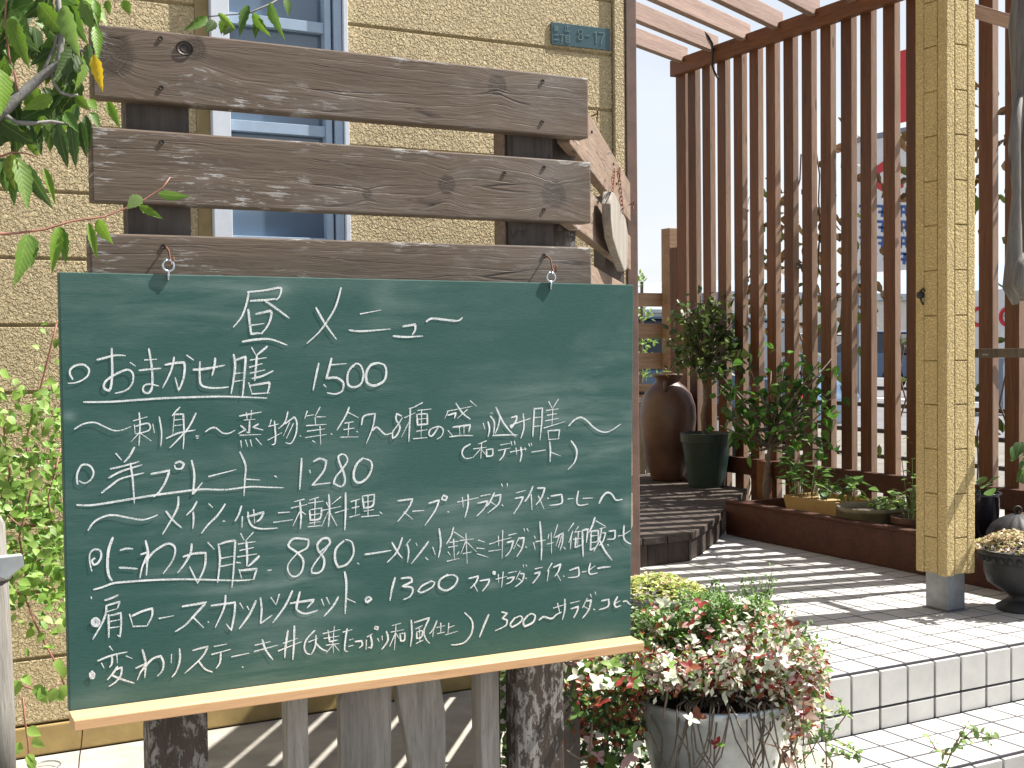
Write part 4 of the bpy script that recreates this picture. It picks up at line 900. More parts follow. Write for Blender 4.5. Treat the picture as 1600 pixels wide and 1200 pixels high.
# ---- creeper on the wall, left
cr = thing('wall_creeper', 'light green creeper climbing the stucco wall left of the chalkboard', 'creeper', tuple(onY(30,1180,2.80)))
g = MB()
for pts in ([(0,842),(30,872),(60,905),(85,925)],[(5,800),(40,830),(65,860)],[(38,930),(55,975),(75,1015),(92,1045),(100,1070)],[(20,1066),(60,1080),(105,1076)],[(46,1200),(44,1160),(38,1120),(36,1090)],[(40,900),(30,840),(50,760),(40,690),(60,620),(80,540),(90,500)],[(10,880),(0,820),(15,740),(5,660)],[(70,900),(85,840),(75,780),(95,700)]):
    g.tube([onY(x,y,2.84) for x,y in pts], .0022, 5)
g.build('stem', M['redstem'], cr, smooth=True)
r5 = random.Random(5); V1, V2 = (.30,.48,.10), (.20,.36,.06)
def creep(n, x0, x1, y0, y1, L0=.026, L1=.044):
    for k in range(n):
        x, y_ = r5.uniform(x0,x1), r5.uniform(y0,y1); b_ = onY(x,y_,r5.uniform(2.74,2.88))
        d = Vector((r5.uniform(-1,1), r5.uniform(-.6,.1), r5.uniform(-1,.5)))
        putleaf(LM['ovate'], b_, d, TOC(b_)*.8+UP*.5+rv(r5)*.5, r5.uniform(L0,L1), cr, jit(r5.choice([V1,V1,V2,(.36,.52,.14)]),.2,r5), r5.uniform(.9,1.2))
creep(9,60,100,500,590,.014,.024); creep(58,-20,105,590,720,.018,.032); creep(82,-10,108,720,860,.018,.032); creep(78,-5,110,850,935,.018,.032); creep(20,20,110,930,990,.018,.03); creep(16,-60,0,560,900,.018,.032)
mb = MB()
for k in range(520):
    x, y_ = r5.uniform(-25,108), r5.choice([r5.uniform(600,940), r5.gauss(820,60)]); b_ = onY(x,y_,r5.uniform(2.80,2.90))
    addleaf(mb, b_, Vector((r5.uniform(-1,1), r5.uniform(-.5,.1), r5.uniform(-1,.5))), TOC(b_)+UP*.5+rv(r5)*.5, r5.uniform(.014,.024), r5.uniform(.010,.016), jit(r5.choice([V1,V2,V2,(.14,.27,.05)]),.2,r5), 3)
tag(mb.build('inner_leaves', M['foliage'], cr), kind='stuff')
for (x,y_) in ((35,1055),(52,1072),(70,1073),(88,1075),(60,1078),(82,1082),(104,1070),(42,1138),(50,1155),(32,1160),(44,1178),(48,1185),(90,1030),(97,1040),(27,1062)):
    b_ = onY(x,y_,2.76); putleaf(LM['ovate'], b_, Vector((r5.uniform(-.5,.5),-.2,r5.uniform(-1,-.2))), TOC(b_)+rv(r5)*.4, r5.uniform(.028,.04), cr, jit(V1,.15,r5), 1.1)

# ---- weathered stake at the left edge
sk = thing('weathered_stake', 'grey weathered stake with a metal bracket at the left edge', 'stake', tuple(onD(5,1195,2.2)))
g = MB(); g.tube([onD(-14,1260,2.2), onD(-12,1100,2.2), onD(-16,960,2.2), onD(-20,820,2.2), onD(-22,805,2.2)], [.043,.037,.034,.030,.022], 14); g.build('shaft', M['stakewood'], sk, smooth=True)
g = MB(); c = onD(-18,905,2.2); g.lathe([(.0001,.0),(.038,.0),(.044,.010),(.044,.030),(.036,.040),(.0001,.040)], c, 16); g.prism([onD(0,872,2.16),onD(36,868,2.16),onD(38,884,2.16),onD(10,905,2.16),onD(-5,900,2.16)], (0,.03,0)); g.build('bracket', M['zinc'], sk, bevel=.001)
g = MB(); c = onZ(72,1196,-.895); g.tube([c+Vector((.03*math.cos(t_),.03*math.sin(t_),0)) for t_ in [math.radians(k) for k in range(0,361,24)]], .002, 6); tag(g.build('wire_ring', M['eye'], smooth=True), 'thin pale wire ring lying on the concrete at the lower left', 'ring')
g = MB(); g.tube([onY(129,1141,1.79), onY(127,1165,1.79), onY(124,1185,1.79), onY(121,1230,1.79)], .0009, 5); tag(g.build('wire', M['rust'], smooth=True), 'thin brown wire dangling under the left end of the chalkboard tray', 'wire')

# ================================================================= ZINC TUB AND ITS PLANTING
tc_ = onD(1112,1090,2.42); tr0 = .156; TH = -.904
tub = thing('zinc_tub', 'fluted grey zinc tub standing in front of the tiled steps', 'tub', (tc_.x, tc_.y, TH))
rimz = tc_.z+.012
g = MB(); seg = 64; prof = [(.10,0),(.104,.004),(.106,.02),(tr0-.012,rimz-TH-.03),(tr0-.004,rimz-TH-.02),(tr0,rimz-TH-.01),(tr0+.003,rimz-TH),(tr0-.004,rimz-TH+.002),(tr0-.010,rimz-TH-.012),(.10,rimz-TH-.05),(.0001,rimz-TH-.05)]
vs = []
for i,(r_,z_) in enumerate(prof):
    for k in range(seg):
        a = 2*math.pi*k/seg; fl = 1+(.022*(abs(math.sin(a*10))**.6-.5) if 1 < i < 4 and -1.2 < a-0 or i == 2 else 0)
        vs.append((tc_.x+r_*fl*math.cos(a), tc_.y+r_*fl*math.sin(a), TH+z_))
g.add(vs, [(i*seg+k, i*seg+(k+1)%seg, (i+1)*seg+(k+1)%seg, (i+1)*seg+k) for i in range(len(prof)-1) for k in range(seg)])
g.build('tub_body', M['zinc'], tub, smooth=True)
g = MB(); g.lathe([(tr0-.014,rimz-.02-TH),(.0001,rimz-.012-TH)], (tc_.x,tc_.y,TH), 24); g.build('soil', M['soil'], tub)

vine = thing('variegated_vine', 'trailing vine with white, pink and dark red leaves spilling over the zinc tub', 'vine plant', (tc_.x, tc_.y, rimz))
r6 = random.Random(21)
WH, PK, RD, GR, GL, BR = (.74,.76,.62), (.66,.42,.42), (.26,.035,.03), (.10,.19,.035), (.20,.33,.07), (.30,.10,.045)
def mound_pt(r, px_, py_, half, hh, spread=.16):
    """a point over the mound seen at px_,py_ ; deeper in the middle"""
    u = px_
    return None
# stems hanging over the tub and trailing to both sides
g = MB(); fr = -Vector((tc_.x,tc_.y,0)).normalized(); sdv = Vector((-fr.y, fr.x, 0))
for k in range(46):
    a = r6.uniform(-1.5,1.5); rad = tr0+r6.uniform(-.01,.012); dirv = fr*math.cos(a)+sdv*math.sin(a)
    p = Vector((tc_.x,tc_.y,rimz))+dirv*rad; pts = [p-dirv*.05+Vector((0,0,.015)), p+Vector((0,0,.012))]
    q = p+dirv*.012; n = r6.randint(3,7); sw = r6.uniform(-.02,.02)
    for j in range(n):
        q = q+Vector((0,0,-r6.uniform(.025,.045)))+sdv*(sw+r6.uniform(-.012,.012))+dirv*r6.uniform(-.004,.008); pts.append(q.copy())
    g.tube(pts, [.0016]*(len(pts)-1)+[.0007], 5)
g.tube([onD(965,1040,2.3),onD(1000,1043,2.27),onD(1030,1052,2.25),onD(1043,1068,2.25),onD(1042,1090,2.25),onD(1036,1120,2.25)], [.004,.004,.0035,.003,.0025,.002], 7)
g.tube([onD(880,1170,2.2),onD(905,1185,2.22),onD(922,1180,2.22),onD(925,1130,2.22)], .0022, 6)
g.build('stem', M['stem'], vine, smooth=True)
# leaf rosettes: placed over the visible front of the mound
cols = [WH,WH,WH,PK,PK,RD,GR,GL,GL,BR]
def rosette(p, n, L_, cs, parent, r, me='small'):
    ax = (TOC(p)*.6+UP*.7+rv(r)*.4).normalized(); o0 = ax.orthogonal().normalized(); o1 = ax.cross(o0); ph = r.uniform(0,6)
    for k in range(n):
        a = ph+2*math.pi*k/n+r.uniform(-.2,.2); d = o0*math.cos(a)+o1*math.sin(a)+ax*r.uniform(.1,.5)
        putleaf(LM[me], p, d, ax, L_*r.uniform(.8,1.2), parent, jit(r.choice(cs),.12,r), r.uniform(.85,1.1))
zones = [  # x0,x1,y0,y1, depth, count, length, colours
 (885,1000,1035,1070,2.15,11,.019,[WH,GL,GR,RD,WH]),(880,1000,1070,1195,2.25,13,.021,[WH,GR,RD,BR,GR,PK]),
 (1000,1130,1015,1078,2.25,15,.019,[WH,WH,PK,BR,RD,GL]),(1120,1290,1010,1090,2.30,20,.018,[WH,WH,WH,PK,PK,RD,BR]),
 (1130,1250,975,1020,2.38,8,.016,[WH,PK,WH,BR]),(990,1100,930,1000,2.33,6,.016,[PK,RD,WH,GL]),(1060,1140,1115,1190,2.255,4,.017,[PK,RD,WH,BR,GL]),(1190,1270,1090,1150,2.3,5,.018,[RD,PK,WH,BR,GR])]
for (x0,x1,y0,y1,dp_,n,L_,cs_) in zones:
    for k in range(n):
        rosette(onD(r6.uniform(x0,x1), r6.uniform(y0,y1), dp_+r6.uniform(-.05,.05)), r6.choice([3,4,4]), L_, [r6.choice(cs_)]*2+[r6.choice(cs_)], vine, r6)
mb = MB()     # the many smaller leaves
for k in range(7400):
    z = r6.random()
    if z < .40: x, y_, d0 = r6.uniform(1130,1300), r6.gauss(1038,34), 2.33
    elif z < .68: x, y_, d0 = r6.uniform(985,1160), r6.gauss(1046,20), 2.30
    elif z < .84: x, y_, d0 = r6.uniform(880,1010), r6.gauss(1075,42), 2.28
    elif z < .93: x, y_, d0 = r6.uniform(990,1290), r6.gauss(985,26), 2.36
    else: x, y_, d0 = r6.gauss(1245,26), r6.gauss(1105,34), 2.36
    if x > 1292 or x < 878 or y_ < 935 or (x > 1005 and x < 1190 and y_ > 1084+r6.uniform(-8,14)): continue
    if x > 1240 and y_ < 990+(x-1240)*.6: continue
    p = onD(x, y_, d0+r6.uniform(-.06,.12)); left = x < 1010
    c = r6.choice([WH,GL,GR,GR,RD,BR,GL] if left else [WH,WH,WH,PK,GL,GR,BR,RD,(.50,.48,.30)])
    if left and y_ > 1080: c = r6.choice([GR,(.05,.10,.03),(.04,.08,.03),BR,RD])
    addleaf(mb, p, rv(r6)+Vector((0,0,-.1)), UP*.8+TOC(p)*.5+rv(r6)*.6, r6.uniform(.011,.019), r6.uniform(.007,.012), jit(c,.15,r6), 2)
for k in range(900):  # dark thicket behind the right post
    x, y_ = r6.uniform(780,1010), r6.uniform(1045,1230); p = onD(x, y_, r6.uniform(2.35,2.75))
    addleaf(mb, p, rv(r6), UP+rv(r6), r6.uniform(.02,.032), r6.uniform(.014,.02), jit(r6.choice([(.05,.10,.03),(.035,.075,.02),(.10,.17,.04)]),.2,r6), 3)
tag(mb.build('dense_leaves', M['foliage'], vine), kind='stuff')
# fine green shrub in the middle of the tub
sh = thing('fine_leaved_shrub', 'bushy shrub of tiny bright green leaves growing out of the zinc tub', 'shrub', (tc_.x, tc_.y+.03, rimz))
mb = MB(); g = MB()
cen = [(1050,985,85,38),(1050,965,70,30),(1140,955,75,40),(1100,940,50,30),(1140,975,75,40),(1205,985,60,38),(1025,1000,70,34),(1120,1000,90,34),(1185,945,18,14),(1090,965,60,34),(1235,1005,40,28),(1030,970,60,24)]
for k in range(640):
    cx_, cy_, rx_, ry_ = r6.choice(cen); x = r6.gauss(cx_, rx_*.5); y_ = r6.gauss(cy_, ry_*.5)
    if y_ < 905+max(0,1080-x)*.35+max(0,x-1200)*.6 or x < 985: continue
    tip = onD(x, y_, 2.42+r6.uniform(-.08,.16)); base = Vector((tc_.x+r6.uniform(-.08,.08), tc_.y+r6.uniform(-.06,.10), rimz-.01))
    mid = (tip+base)/2+Vector((r6.uniform(-.02,.02), r6.uniform(-.02,.02), .02)); pts = [base, mid, tip]; g.tube(pts, [.0014,.001,.0006], 4, False)
    ax = (tip-mid).normalized(); cc = r6.choice([(.13,.27,.04),(.20,.36,.07),(.09,.19,.035),(.30,.42,.20)])
    for j in range(34):
        t = r6.uniform(.3,1.03); p = mid+(tip-mid)*t+rv(r6)*.010
        addleaf(mb, p, rv(r6)+ax*.6, UP+rv(r6)*.6, r6.uniform(.007,.012), r6.uniform(.005,.008), jit(cc,.22,r6), 2)
for k in range(14):   # upright sprays against the tiles
    x0, y0_ = r6.choice([(1175,935),(1190,925),(1130,940),(1185,930)]); tip = onD(x0+r6.uniform(-18,22), y0_-r6.uniform(5,38), 2.46); base = onD(x0, y0_+40, 2.46)
    g.tube([base, tip], [.001,.0005], 4, False)
    for j in range(26):
        p = base+(tip-base)*r6.uniform(.2,1)+rv(r6)*.006; addleaf(mb, p, rv(r6)+UP*.4, rv(r6), .008, .005, jit((.22,.38,.12),.2,r6), 2)
g.build('stem', M['stem'], sh); tag(mb.build('tiny_leaves', M['foliage'], sh), kind='stuff')

# round urn with sedum behind the tub
ub = onD(1028,925,3.02); uz = Z0
def urn(name, label, c, R_, H_, base_z, mat, lab_cat='urn', lobes=True):
    t = thing(name, label, lab_cat, (c.x, c.y, base_z)); g = MB()
    g.lathe([(R_*.62,0),(R_*.64,.012),(R_*.40,.03),(R_*.30,H_*.22),(R_*.46,H_*.30),(R_*.84,H_*.46),(R_*.92,H_*.62),(R_*.93,H_*.80)], (c.x,c.y,base_z), 28); g.build('bowl', M[mat], t, smooth=True)
    g = MB(); g.lathe([(R_*.94,H_*.80),(R_*.99,H_*.83),(R_*1.04,H_*.92),(R_*1.10,H_*.97),(R_*1.10,H_),(R_*.98,H_),(R_*.9,H_*.9),(.0001,H_*.9)], (c.x,c.y,base_z), 36); g.build('rim', M[mat], t, smooth=True)
    if lobes:
        g = MB()
        for k in range(30):
            a = 2*math.pi*k/30; q = Vector((c.x+R_*1.03*math.cos(a), c.y+R_*1.03*math.sin(a), base_z+H_*.885)); 
            g.lathe([(.0001,-.013),(.007,-.008),(.008,.0),(.006,.009),(.0001,.012)], q, 7)
        g.build('egg_moulding', M[mat], t, smooth=True)
    return t
def sedum(name, label, c, R_, z, n, cols, h=.05, seed=1):
    t = thing(name, label, 'plant', (c.x, c.y, z)); mb = MB(); r = random.Random(seed)
    for k in range(n):
        a = r.uniform(0,6.283); q = math.sqrt(r.random()); p = Vector((c.x+R_*q*math.cos(a), c.y+R_*q*math.sin(a), z+h*(1-q*q*.75)*r.uniform(.55,1.05))); cc = jit(r.choice(cols),.15,r)
        ax = (UP+rv(r)*.5).normalized(); o0 = ax.orthogonal(); o1 = ax.cross(o0)
        for j in range(5):
            b_ = 2*math.pi*j/5+r.uniform(-.3,.3); addleaf(mb, p, o0*math.cos(b_)+o1*math.sin(b_)+ax*.5, ax, r.uniform(.006,.010), .006, cc, 2)
    tag(mb.build('succulent_rosettes', M['foliage'], t), kind='stuff'); return t
urn('round_urn', 'grey round urn with moulded rim on the tiles behind the zinc tub', ub, .112, ub.z-uz, uz, 'urnrim')
sedum('stonecrop', 'yellow-green stonecrop filling the grey urn behind the zinc tub', ub, .118, ub.z-.008, 620, [(.42,.50,.12),(.36,.46,.10),(.52,.54,.22),(.50,.40,.22)], .05, 2)

# black urn with sedum at the right edge
c2 = onD(1597,858,3.95)
urn('black_urn', 'black cast iron urn on the tiles at the right edge beyond the pillar', c2, .125, c2.z-Z0, Z0, 'iron')
sedum('pink_stonecrop', 'pinkish cream stonecrop mounded on the black iron urn', c2, .150, c2.z-.006, 760, [(.52,.42,.22),(.50,.35,.24),(.58,.48,.30),(.40,.40,.14)], .065, 3)

# ================================================================= DECK POTS
jb = onZ(1044,750,DZ)
jar = thing('clay_jar', 'tall brown clay jar with small lugs standing on the round deck', 'jar', tuple(jb))
J = jb.dot(CF)/1932.4
jc = jb + Vector((0,0,0)); R_ = 44*J
g = MB(); g.lathe([(.0001,.0),(R_*.56,.0),(R_*.60,.012),(R_*.74,R_*.55),(R_*.92,R_*1.45),(R_*1.0,R_*2.2),(R_*.97,R_*2.65),(R_*.84,R_*3.05),(R_*.62,R_*3.32),(R_*.46,R_*3.44),(R_*.42,R_*3.50)], jc, 40); g.build('body', M['terra'], jar, smooth=True)
g = MB(); g.lathe([(R_*.42,R_*3.50),(R_*.44,R_*3.60),(R_*.54,R_*3.70),(R_*.56,R_*3.76),(R_*.50,R_*3.78),(R_*.38,R_*3.66),(R_*.36,R_*3.3)], jc, 32); g.build('rim', M['terra'], jar, smooth=True)
for a in (-2.3,.8):
    q = jc+Vector((math.cos(a)*R_*.60, math.sin(a)*R_*.60, R_*3.32)); g = MB(); g.tube([q+Vector((math.cos(a)*.03*s1, math.sin(a)*.03*s1, z1)) for s1,z1 in ((-.6,.02),(.4,.028),(.8,.005),(.5,-.03),(-.2,-.04))], .010, 7); g.build('lug', M['terra'], jar, smooth=True)
gp = onZ(1104,760,DZ); K = gp.dot(CF)/1932.4
pot = thing('green_pot', 'dark green plastic pot beside the brown clay jar on the deck', 'pot', tuple(gp))
g = MB(); g.lathe([(.0001,0),(27*K,0),(28*K,.004),(38*K,70*K),(40*K,70.5*K),(41*K,84*K),(39*K,84.5*K),(37*K,76*K),(.0001,74*K)], gp, 36); g.build('pot_body', M['greenpot'], pot, smooth=False)
def tree(name, label, base, trunk, tips, r0, leaf, n, Lr, cols, parentcat, seed, cl=.1, wire=None, me='ovate', stuff=0, spread=.05):
    t = thing(name, label, parentcat, tuple(base)); r = random.Random(seed); g = MB()
    g.tube(trunk, [r0+(r0*.55-r0)*i/(len(trunk)-1) for i in range(len(trunk))], 7)
    for tp in tips:
        s_ = trunk[-1] if r.random() < .6 else trunk[-2]; mid = (s_+tp)/2+rv(r)*.02; g.tube([s_, mid, tp], [r0*.5, r0*.32, r0*.15], 5)
    g.build('trunk', M['stem'], t, smooth=True)
    for k in range(n):
        tp = r.choice(tips); s_ = trunk[-1]; p = s_+(tp-s_)*r.uniform(.45,1.05)+rv(r)*spread*r.random()**.5
        d = rv(r)+Vector((0,0,-.25)); putleaf(LM[me], p, d, UP*.9+rv(r)*.7, r.uniform(*Lr), t, jit(r.choice(cols),.22,r), r.uniform(.9,1.15))
    if stuff:
        mb = MB()
        for k in range(stuff):
            tp = r.choice(tips); s_ = trunk[-1]; p = s_+(tp-s_)*r.uniform(.3,1.05)+rv(r)*spread*1.2*r.random()**.5
            addleaf(mb, p, rv(r)+Vector((0,0,-.2)), UP+rv(r)*.8, r.uniform(*Lr)*.9, Lr[0]*.6, jit(r.choice(cols),.25,r), 3)
        tag(mb.build('inner_leaves', M['foliage'], t), kind='stuff')
    return t
tp_ = onD(1097,680,gp.dot(CF))
crown = [onD(1106+62*math.cos(a)*q, 525+58*math.sin(a)*q*1.0, gp.dot(CF)+dd) for a,q,dd in [(random.uniform(0,6.28), random.uniform(.25,1.35)**.5, random.uniform(-.2,.2)) for _ in range(46)]]
tree('standard_bush', 'small round-headed bush on a slim twisted stem in the dark green pot', onD(1100,690,gp.dot(CF)), [onD(1101,682,gp.dot(CF)),onD(1098,650,gp.dot(CF)),onD(1103,620,gp.dot(CF)),onD(1099,590,gp.dot(CF)),onD(1104,560,gp.dot(CF))], crown, .014, None, 270, (.038,.062),
     [(.06,.10,.03),(.09,.14,.05),(.13,.20,.05),(.05,.08,.03),(.20,.26,.07)], 'bush', 31, stuff=420, spread=.085)
hb = onX(1198,788,3.80); hd = hb.dot(CF); 
htips = [onD(x,y,hd+random.uniform(-.14,.10)) for x,y in ((1130,590),(1150,610),(1170,570),(1185,600),(1205,580),(1225,560),(1235,550),(1250,575),(1262,590),(1280,565),(1292,585),(1300,560),(1306,620),(1290,640),(1270,630),(1310,655),(1255,655),(1285,690),(1300,700),(1195,640),(1165,640),(1145,660),(1130,640),(1180,670),(1150,690),(1215,620),(1235,635),(1125,665),(1295,735-30),(1175,700),(1140,615),(1120,600))]
tree('broadleaf_shrub', 'leafy forked shrub with glossy green leaves growing from the planter box', hb, [hb, onD(1196,760,hd), onD(1199,730,hd), onD(1203,700,hd), onD(1206,670,hd)], htips, .016, None, 270, (.040,.068),
     [(.05,.13,.02),(.08,.20,.03),(.04,.10,.02),(.12,.28,.04)], 'shrub', 32, stuff=120, spread=.085)

# ================================================================= POTS IN THE PLANTER
sz = -.80
trg = thing('ochre_trough', 'plain ochre trough planted with glossy leaves in the planter box', 'trough', (3.72, 4.02, sz))
ta, tb = onX(1229,775,3.62), onX(1312,790,3.62)
g = MB(); x0,x1,y0,y1 = 3.60,3.82,tb.y,ta.y; zt = (ta.z+tb.z)/2+.01
def frust(g, x0,x1,y0,y1,z0,z1,t,ins=.02):
    a = [(x0+ins,y0+ins,z0),(x1-ins,y0+ins,z0),(x1-ins,y1-ins,z0),(x0+ins,y1-ins,z0)]; b = [(x0,y0,z1),(x1,y0,z1),(x1,y1,z1),(x0,y1,z1)]; c = [(x0+t,y0+t,z1),(x1-t,y0+t,z1),(x1-t,y1-t,z1),(x0+t,y1-t,z1)]; d = [(x0+t,y0+t,z1-.02),(x1-t,y0+t,z1-.02),(x1-t,y1-t,z1-.02),(x0+t,y1-t,z1-.02)]
    g.add(a+b+c+d, [(0,3,2,1)]+[(i,(i+1)%4,4+(i+1)%4,4+i) for i in range(4)]+[(4+i,4+(i+1)%4,8+(i+1)%4,8+i) for i in range(4)]+[(8+i,8+(i+1)%4,12+(i+1)%4,12+i) for i in range(4)]+[(12,13,14,15)])
frust(g, x0,x1,y0,y1,sz,zt,.008); g.build('trough_body', M['trough'], trg, bevel=.002)
def clump(name, label, cs, n, Lr, cols, seed, me='ovate', cat='plant', upb=.6, stems=True):
    t = thing(name, label, cat, tuple(cs[0][0])); r = random.Random(seed); g = MB()
    for k in range(n):
        c, rad, h_ = r.choice(cs); a = r.uniform(0,6.28); q = math.sqrt(r.random()); b_ = c+Vector((rad*.4*q*math.cos(a), rad*.4*q*math.sin(a), 0)); p = c+Vector((rad*q*math.cos(a), rad*q*math.sin(a), h_*r.uniform(.25,1)))
        if stems and k%3==0: g.tube([b_, (b_+p)/2+Vector((0,0,.01)), p], .0016, 4, False)
        putleaf(LM[me], p, Vector((math.cos(a),math.sin(a),r.uniform(-.3,.6)))+rv(r)*.5, UP+rv(r)*.5, r.uniform(*Lr), t, jit(r.choice(cols),.22,r), r.uniform(.9,1.1))
    if stems: g.build('stem', M['greenstem'], t)
    return t
tcx = Vector((3.71,(ta.y+tb.y)/2,zt-.01)); 
clump('glossy_trough_plant', 'glossy mid-green plant with tall folded leaves in the ochre trough', [(tcx+Vector((0,-.12,0)),.09,.10),(tcx,.10,.09),(tcx+Vector((0,.13,0)),.10,.14),(tcx+Vector((0,.2,0)),.07,.2)], 120, (.035,.06), [(.10,.22,.04),(.16,.30,.06),(.07,.15,.03)], 41)
bw0 = onX(1362,790,3.60); kb = bw0.dot(CF)/1932.4
bwl = thing('olive_bowl', 'wide olive brown bowl with a rolled rim beside the ochre trough', 'bowl', (bw0.x, bw0.y, sz))
hb_ = bw0.z-sz; Rb = 53*kb
g = MB(); g.lathe([(.0001,0),(Rb*.66,0),(Rb*.82,hb_*.55),(Rb*.92,hb_*.86),(Rb*1.0,hb_*.88),(Rb*1.02,hb_*.97),(Rb*.98,hb_),(Rb*.9,hb_*.95),(Rb*.86,hb_*.85)], (bw0.x,bw0.y,sz), 36); g.build('bowl_body', M['bowl'], bwl, smooth=True)
g = MB(); g.lathe([(Rb*.86,hb_*.85),(.0001,hb_*.87)], (bw0.x,bw0.y,sz), 24); g.build('soil', M['soil'], bwl)
bc = Vector((bw0.x,bw0.y,sz+hb_*.86))
clump('bowl_greens', 'low mixed greens with round leaves spilling from the olive bowl', [(bc+Vector((.02,-.06,0)),.06,.05),(bc+Vector((.08,-.13,.0)),.08,.10),(bc+Vector((.12,.02,.0)),.05,.04)], 110, (.022,.038), [(.14,.24,.06),(.22,.34,.08),(.10,.17,.06),(.30,.36,.16)], 42, 'round')
c3 = onX(1424,815,3.60); rp_ = thing('reddish_pot', 'small brown pot half hidden behind the ochre pillar', 'pot', (c3.x, c3.y, sz))
g = MB(); hh = c3.z-sz+.02; g.lathe([(.0001,0),(.055,0),(.07,hh*.8),(.078,hh*.82),(.08,hh),(.07,hh),(.066,hh*.9),(.0001,hh*.9)], (c3.x,c3.y,sz), 28); g.build('pot_body', M['terra'], rp_, smooth=False)
cc = Vector((c3.x,c3.y,sz+hh*.9)); clump('trailing_pot_plant', 'tall wispy plant and yellow-green leaves in the small brown pot', [(cc,.07,.08),(cc+Vector((.03,.02,0)),.06,.26),(cc+Vector((.03,.0,.1)),.05,.22)], 70, (.018,.032), [(.12,.24,.04),(.25,.36,.06),(.09,.16,.04)], 43, 'small')
c4 = onX(1532,800,3.62); bp = thing('dark_glazed_pot', 'dark glossy pot with round green leaves just right of the pillar', 'pot', (c4.x, c4.y, sz))
g = MB(); hh = onX(1532,765,3.62).z-sz-.01; g.lathe([(.0001,0),(.055,0),(.068,hh*.95),(.075,hh),(.066,hh),(.06,hh*.9),(.0001,hh*.88)], (c4.x,c4.y,sz), 28); mt = simple('black_glaze', (.012,.013,.02), .12, .1, 10); g.build('pot_body', mt, bp, smooth=True)
cc = Vector((c4.x,c4.y,sz+hh*.9)); clump('round_leaf_plant', 'few round bright green leaves in the dark glossy pot', [(cc,.07,.07)], 16, (.035,.05), [(.16,.30,.08),(.22,.36,.12)], 44, 'round')
# dark ribbed metal dome behind the black urn
dm = onD(1590,838,4.35); dz = thing('ribbed_dome', 'dark ribbed metal dome lid behind the black urn', 'lantern lid', (dm.x, dm.y, dm.z))
Kd = 4.35/1932.4; g = MB(); seg = 48; prof = [(46*Kd,0),(45*Kd,6*Kd),(38*Kd,18*Kd),(26*Kd,28*Kd),(12*Kd,34*Kd),(.001,35*Kd)]; vs = []
for (r_,z_) in prof:
    for k in range(seg): a = 2*math.pi*k/seg; rr_ = r_*(1+.045*math.sin(a*16)); vs.append((dm.x+rr_*math.cos(a), dm.y+rr_*math.sin(a), dm.z+z_))
g.add(vs, [(i*seg+k, i*seg+(k+1)%seg, (i+1)*seg+(k+1)%seg, (i+1)*seg+k) for i in range(len(prof)-1) for k in range(seg)]); g.build('dome', M['iron'], dz, smooth=True)
g = MB(); q = Vector((dm.x,dm.y,dm.z+41*Kd)); g.tube([q+CR*6*Kd*math.cos(t_)+UP*6*Kd*math.sin(t_) for t_ in [math.radians(k) for k in range(-100,261,30)]], 1.6*Kd, 6); g.build('ring', M['iron'], dz, smooth=True)
g = MB(); g.lathe([(44*Kd,-.2),(46*Kd,0)], tuple(dm), 32); g.lathe([(.001,-.2),(44*Kd,-.2)], tuple(dm), 32); g.build('drum', M['iron'], dz)
# sprig over the right fence rail
sp0 = onD(1600,700,3.9); spg = thing('dark_leaf_sprig', 'dark green leafy sprig at the right edge above the fence rail', 'plant', tuple(onD(1606,740,3.9))); r8 = random.Random(8)
g = MB(); g.tube([onD(1612,800,3.9), onD(1604,740,3.9), onD(1598,690,3.9)], .003, 5); g.build('stem', M['stem'], spg)
for k in range(26):
    putleaf(LM['ovate'], onD(r8.uniform(1586,1625), r8.uniform(690,745), 3.9+r8.uniform(-.06,.06)), rv(r8)+Vector((0,0,-.5)), rv(r8)+UP, r8.uniform(.04,.06), spg, jit((.05,.12,.025),.3,r8))

# ================================================================= WEEDS ON THE STEPS
def weed(name, label, stems, dep, seed, n=16, L_=.014, c=(.30,.44,.16)):
    t = thing(name, label, 'weed', tuple(onD(stems[0][0][0], stems[0][0][1], dep))); r = random.Random(seed); g = MB(); g_ = []
    for s_ in stems:
        P = [onD(x,y,dep) for x,y in s_]; g.tube(P, [.0012]*(len(P)-1)+[.0006], 5)
        for k in range(n):
            i = r.randrange(len(P)-1); p = P[i]+(P[i+1]-P[i])*r.random()
            putleaf(LM['small'], p+rv(r)*.004, rv(r)+UP*.3, UP+rv(r)*.5, L_*r.uniform(.6,1.3), t, jit(c,.15,r))
    g.build('stem', M['redstem'], t); return t
weed('pinnate_weed', 'delicate pale green weed with a reddish stem in front of the lower step at right', [[(1470,1215),(1485,1180),(1500,1150),(1515,1125)],[(1485,1180),(1462,1170),(1450,1150)],[(1500,1155),(1530,1152),(1560,1155)],[(1495,1165),(1520,1140),(1545,1160)]], 2.15, 51)
weed('fern_weed', 'pale green ferny weed growing between the zinc tub and the steps', [[(1292,1215),(1290,1150),(1284,1100)],[(1290,1160),(1320,1120),(1310,1090)],[(1290,1150),(1325,1165),(1345,1180)],[(1288,1120),(1262,1130),(1250,1150)],[(1286,1140),(1270,1170),(1250,1195)],[(1292,1175),(1320,1180),(1345,1188)]], 2.2, 52, 26, .013)
weed('red_leaved_seedling', 'seedling with dark red and green leaves beside the zinc tub', [[(1245,1215),(1228,1180),(1212,1160)],[(1255,1090),(1256,1120),(1250,1145)]], 2.15, 53, 9, .026, (.16,.09,.06))

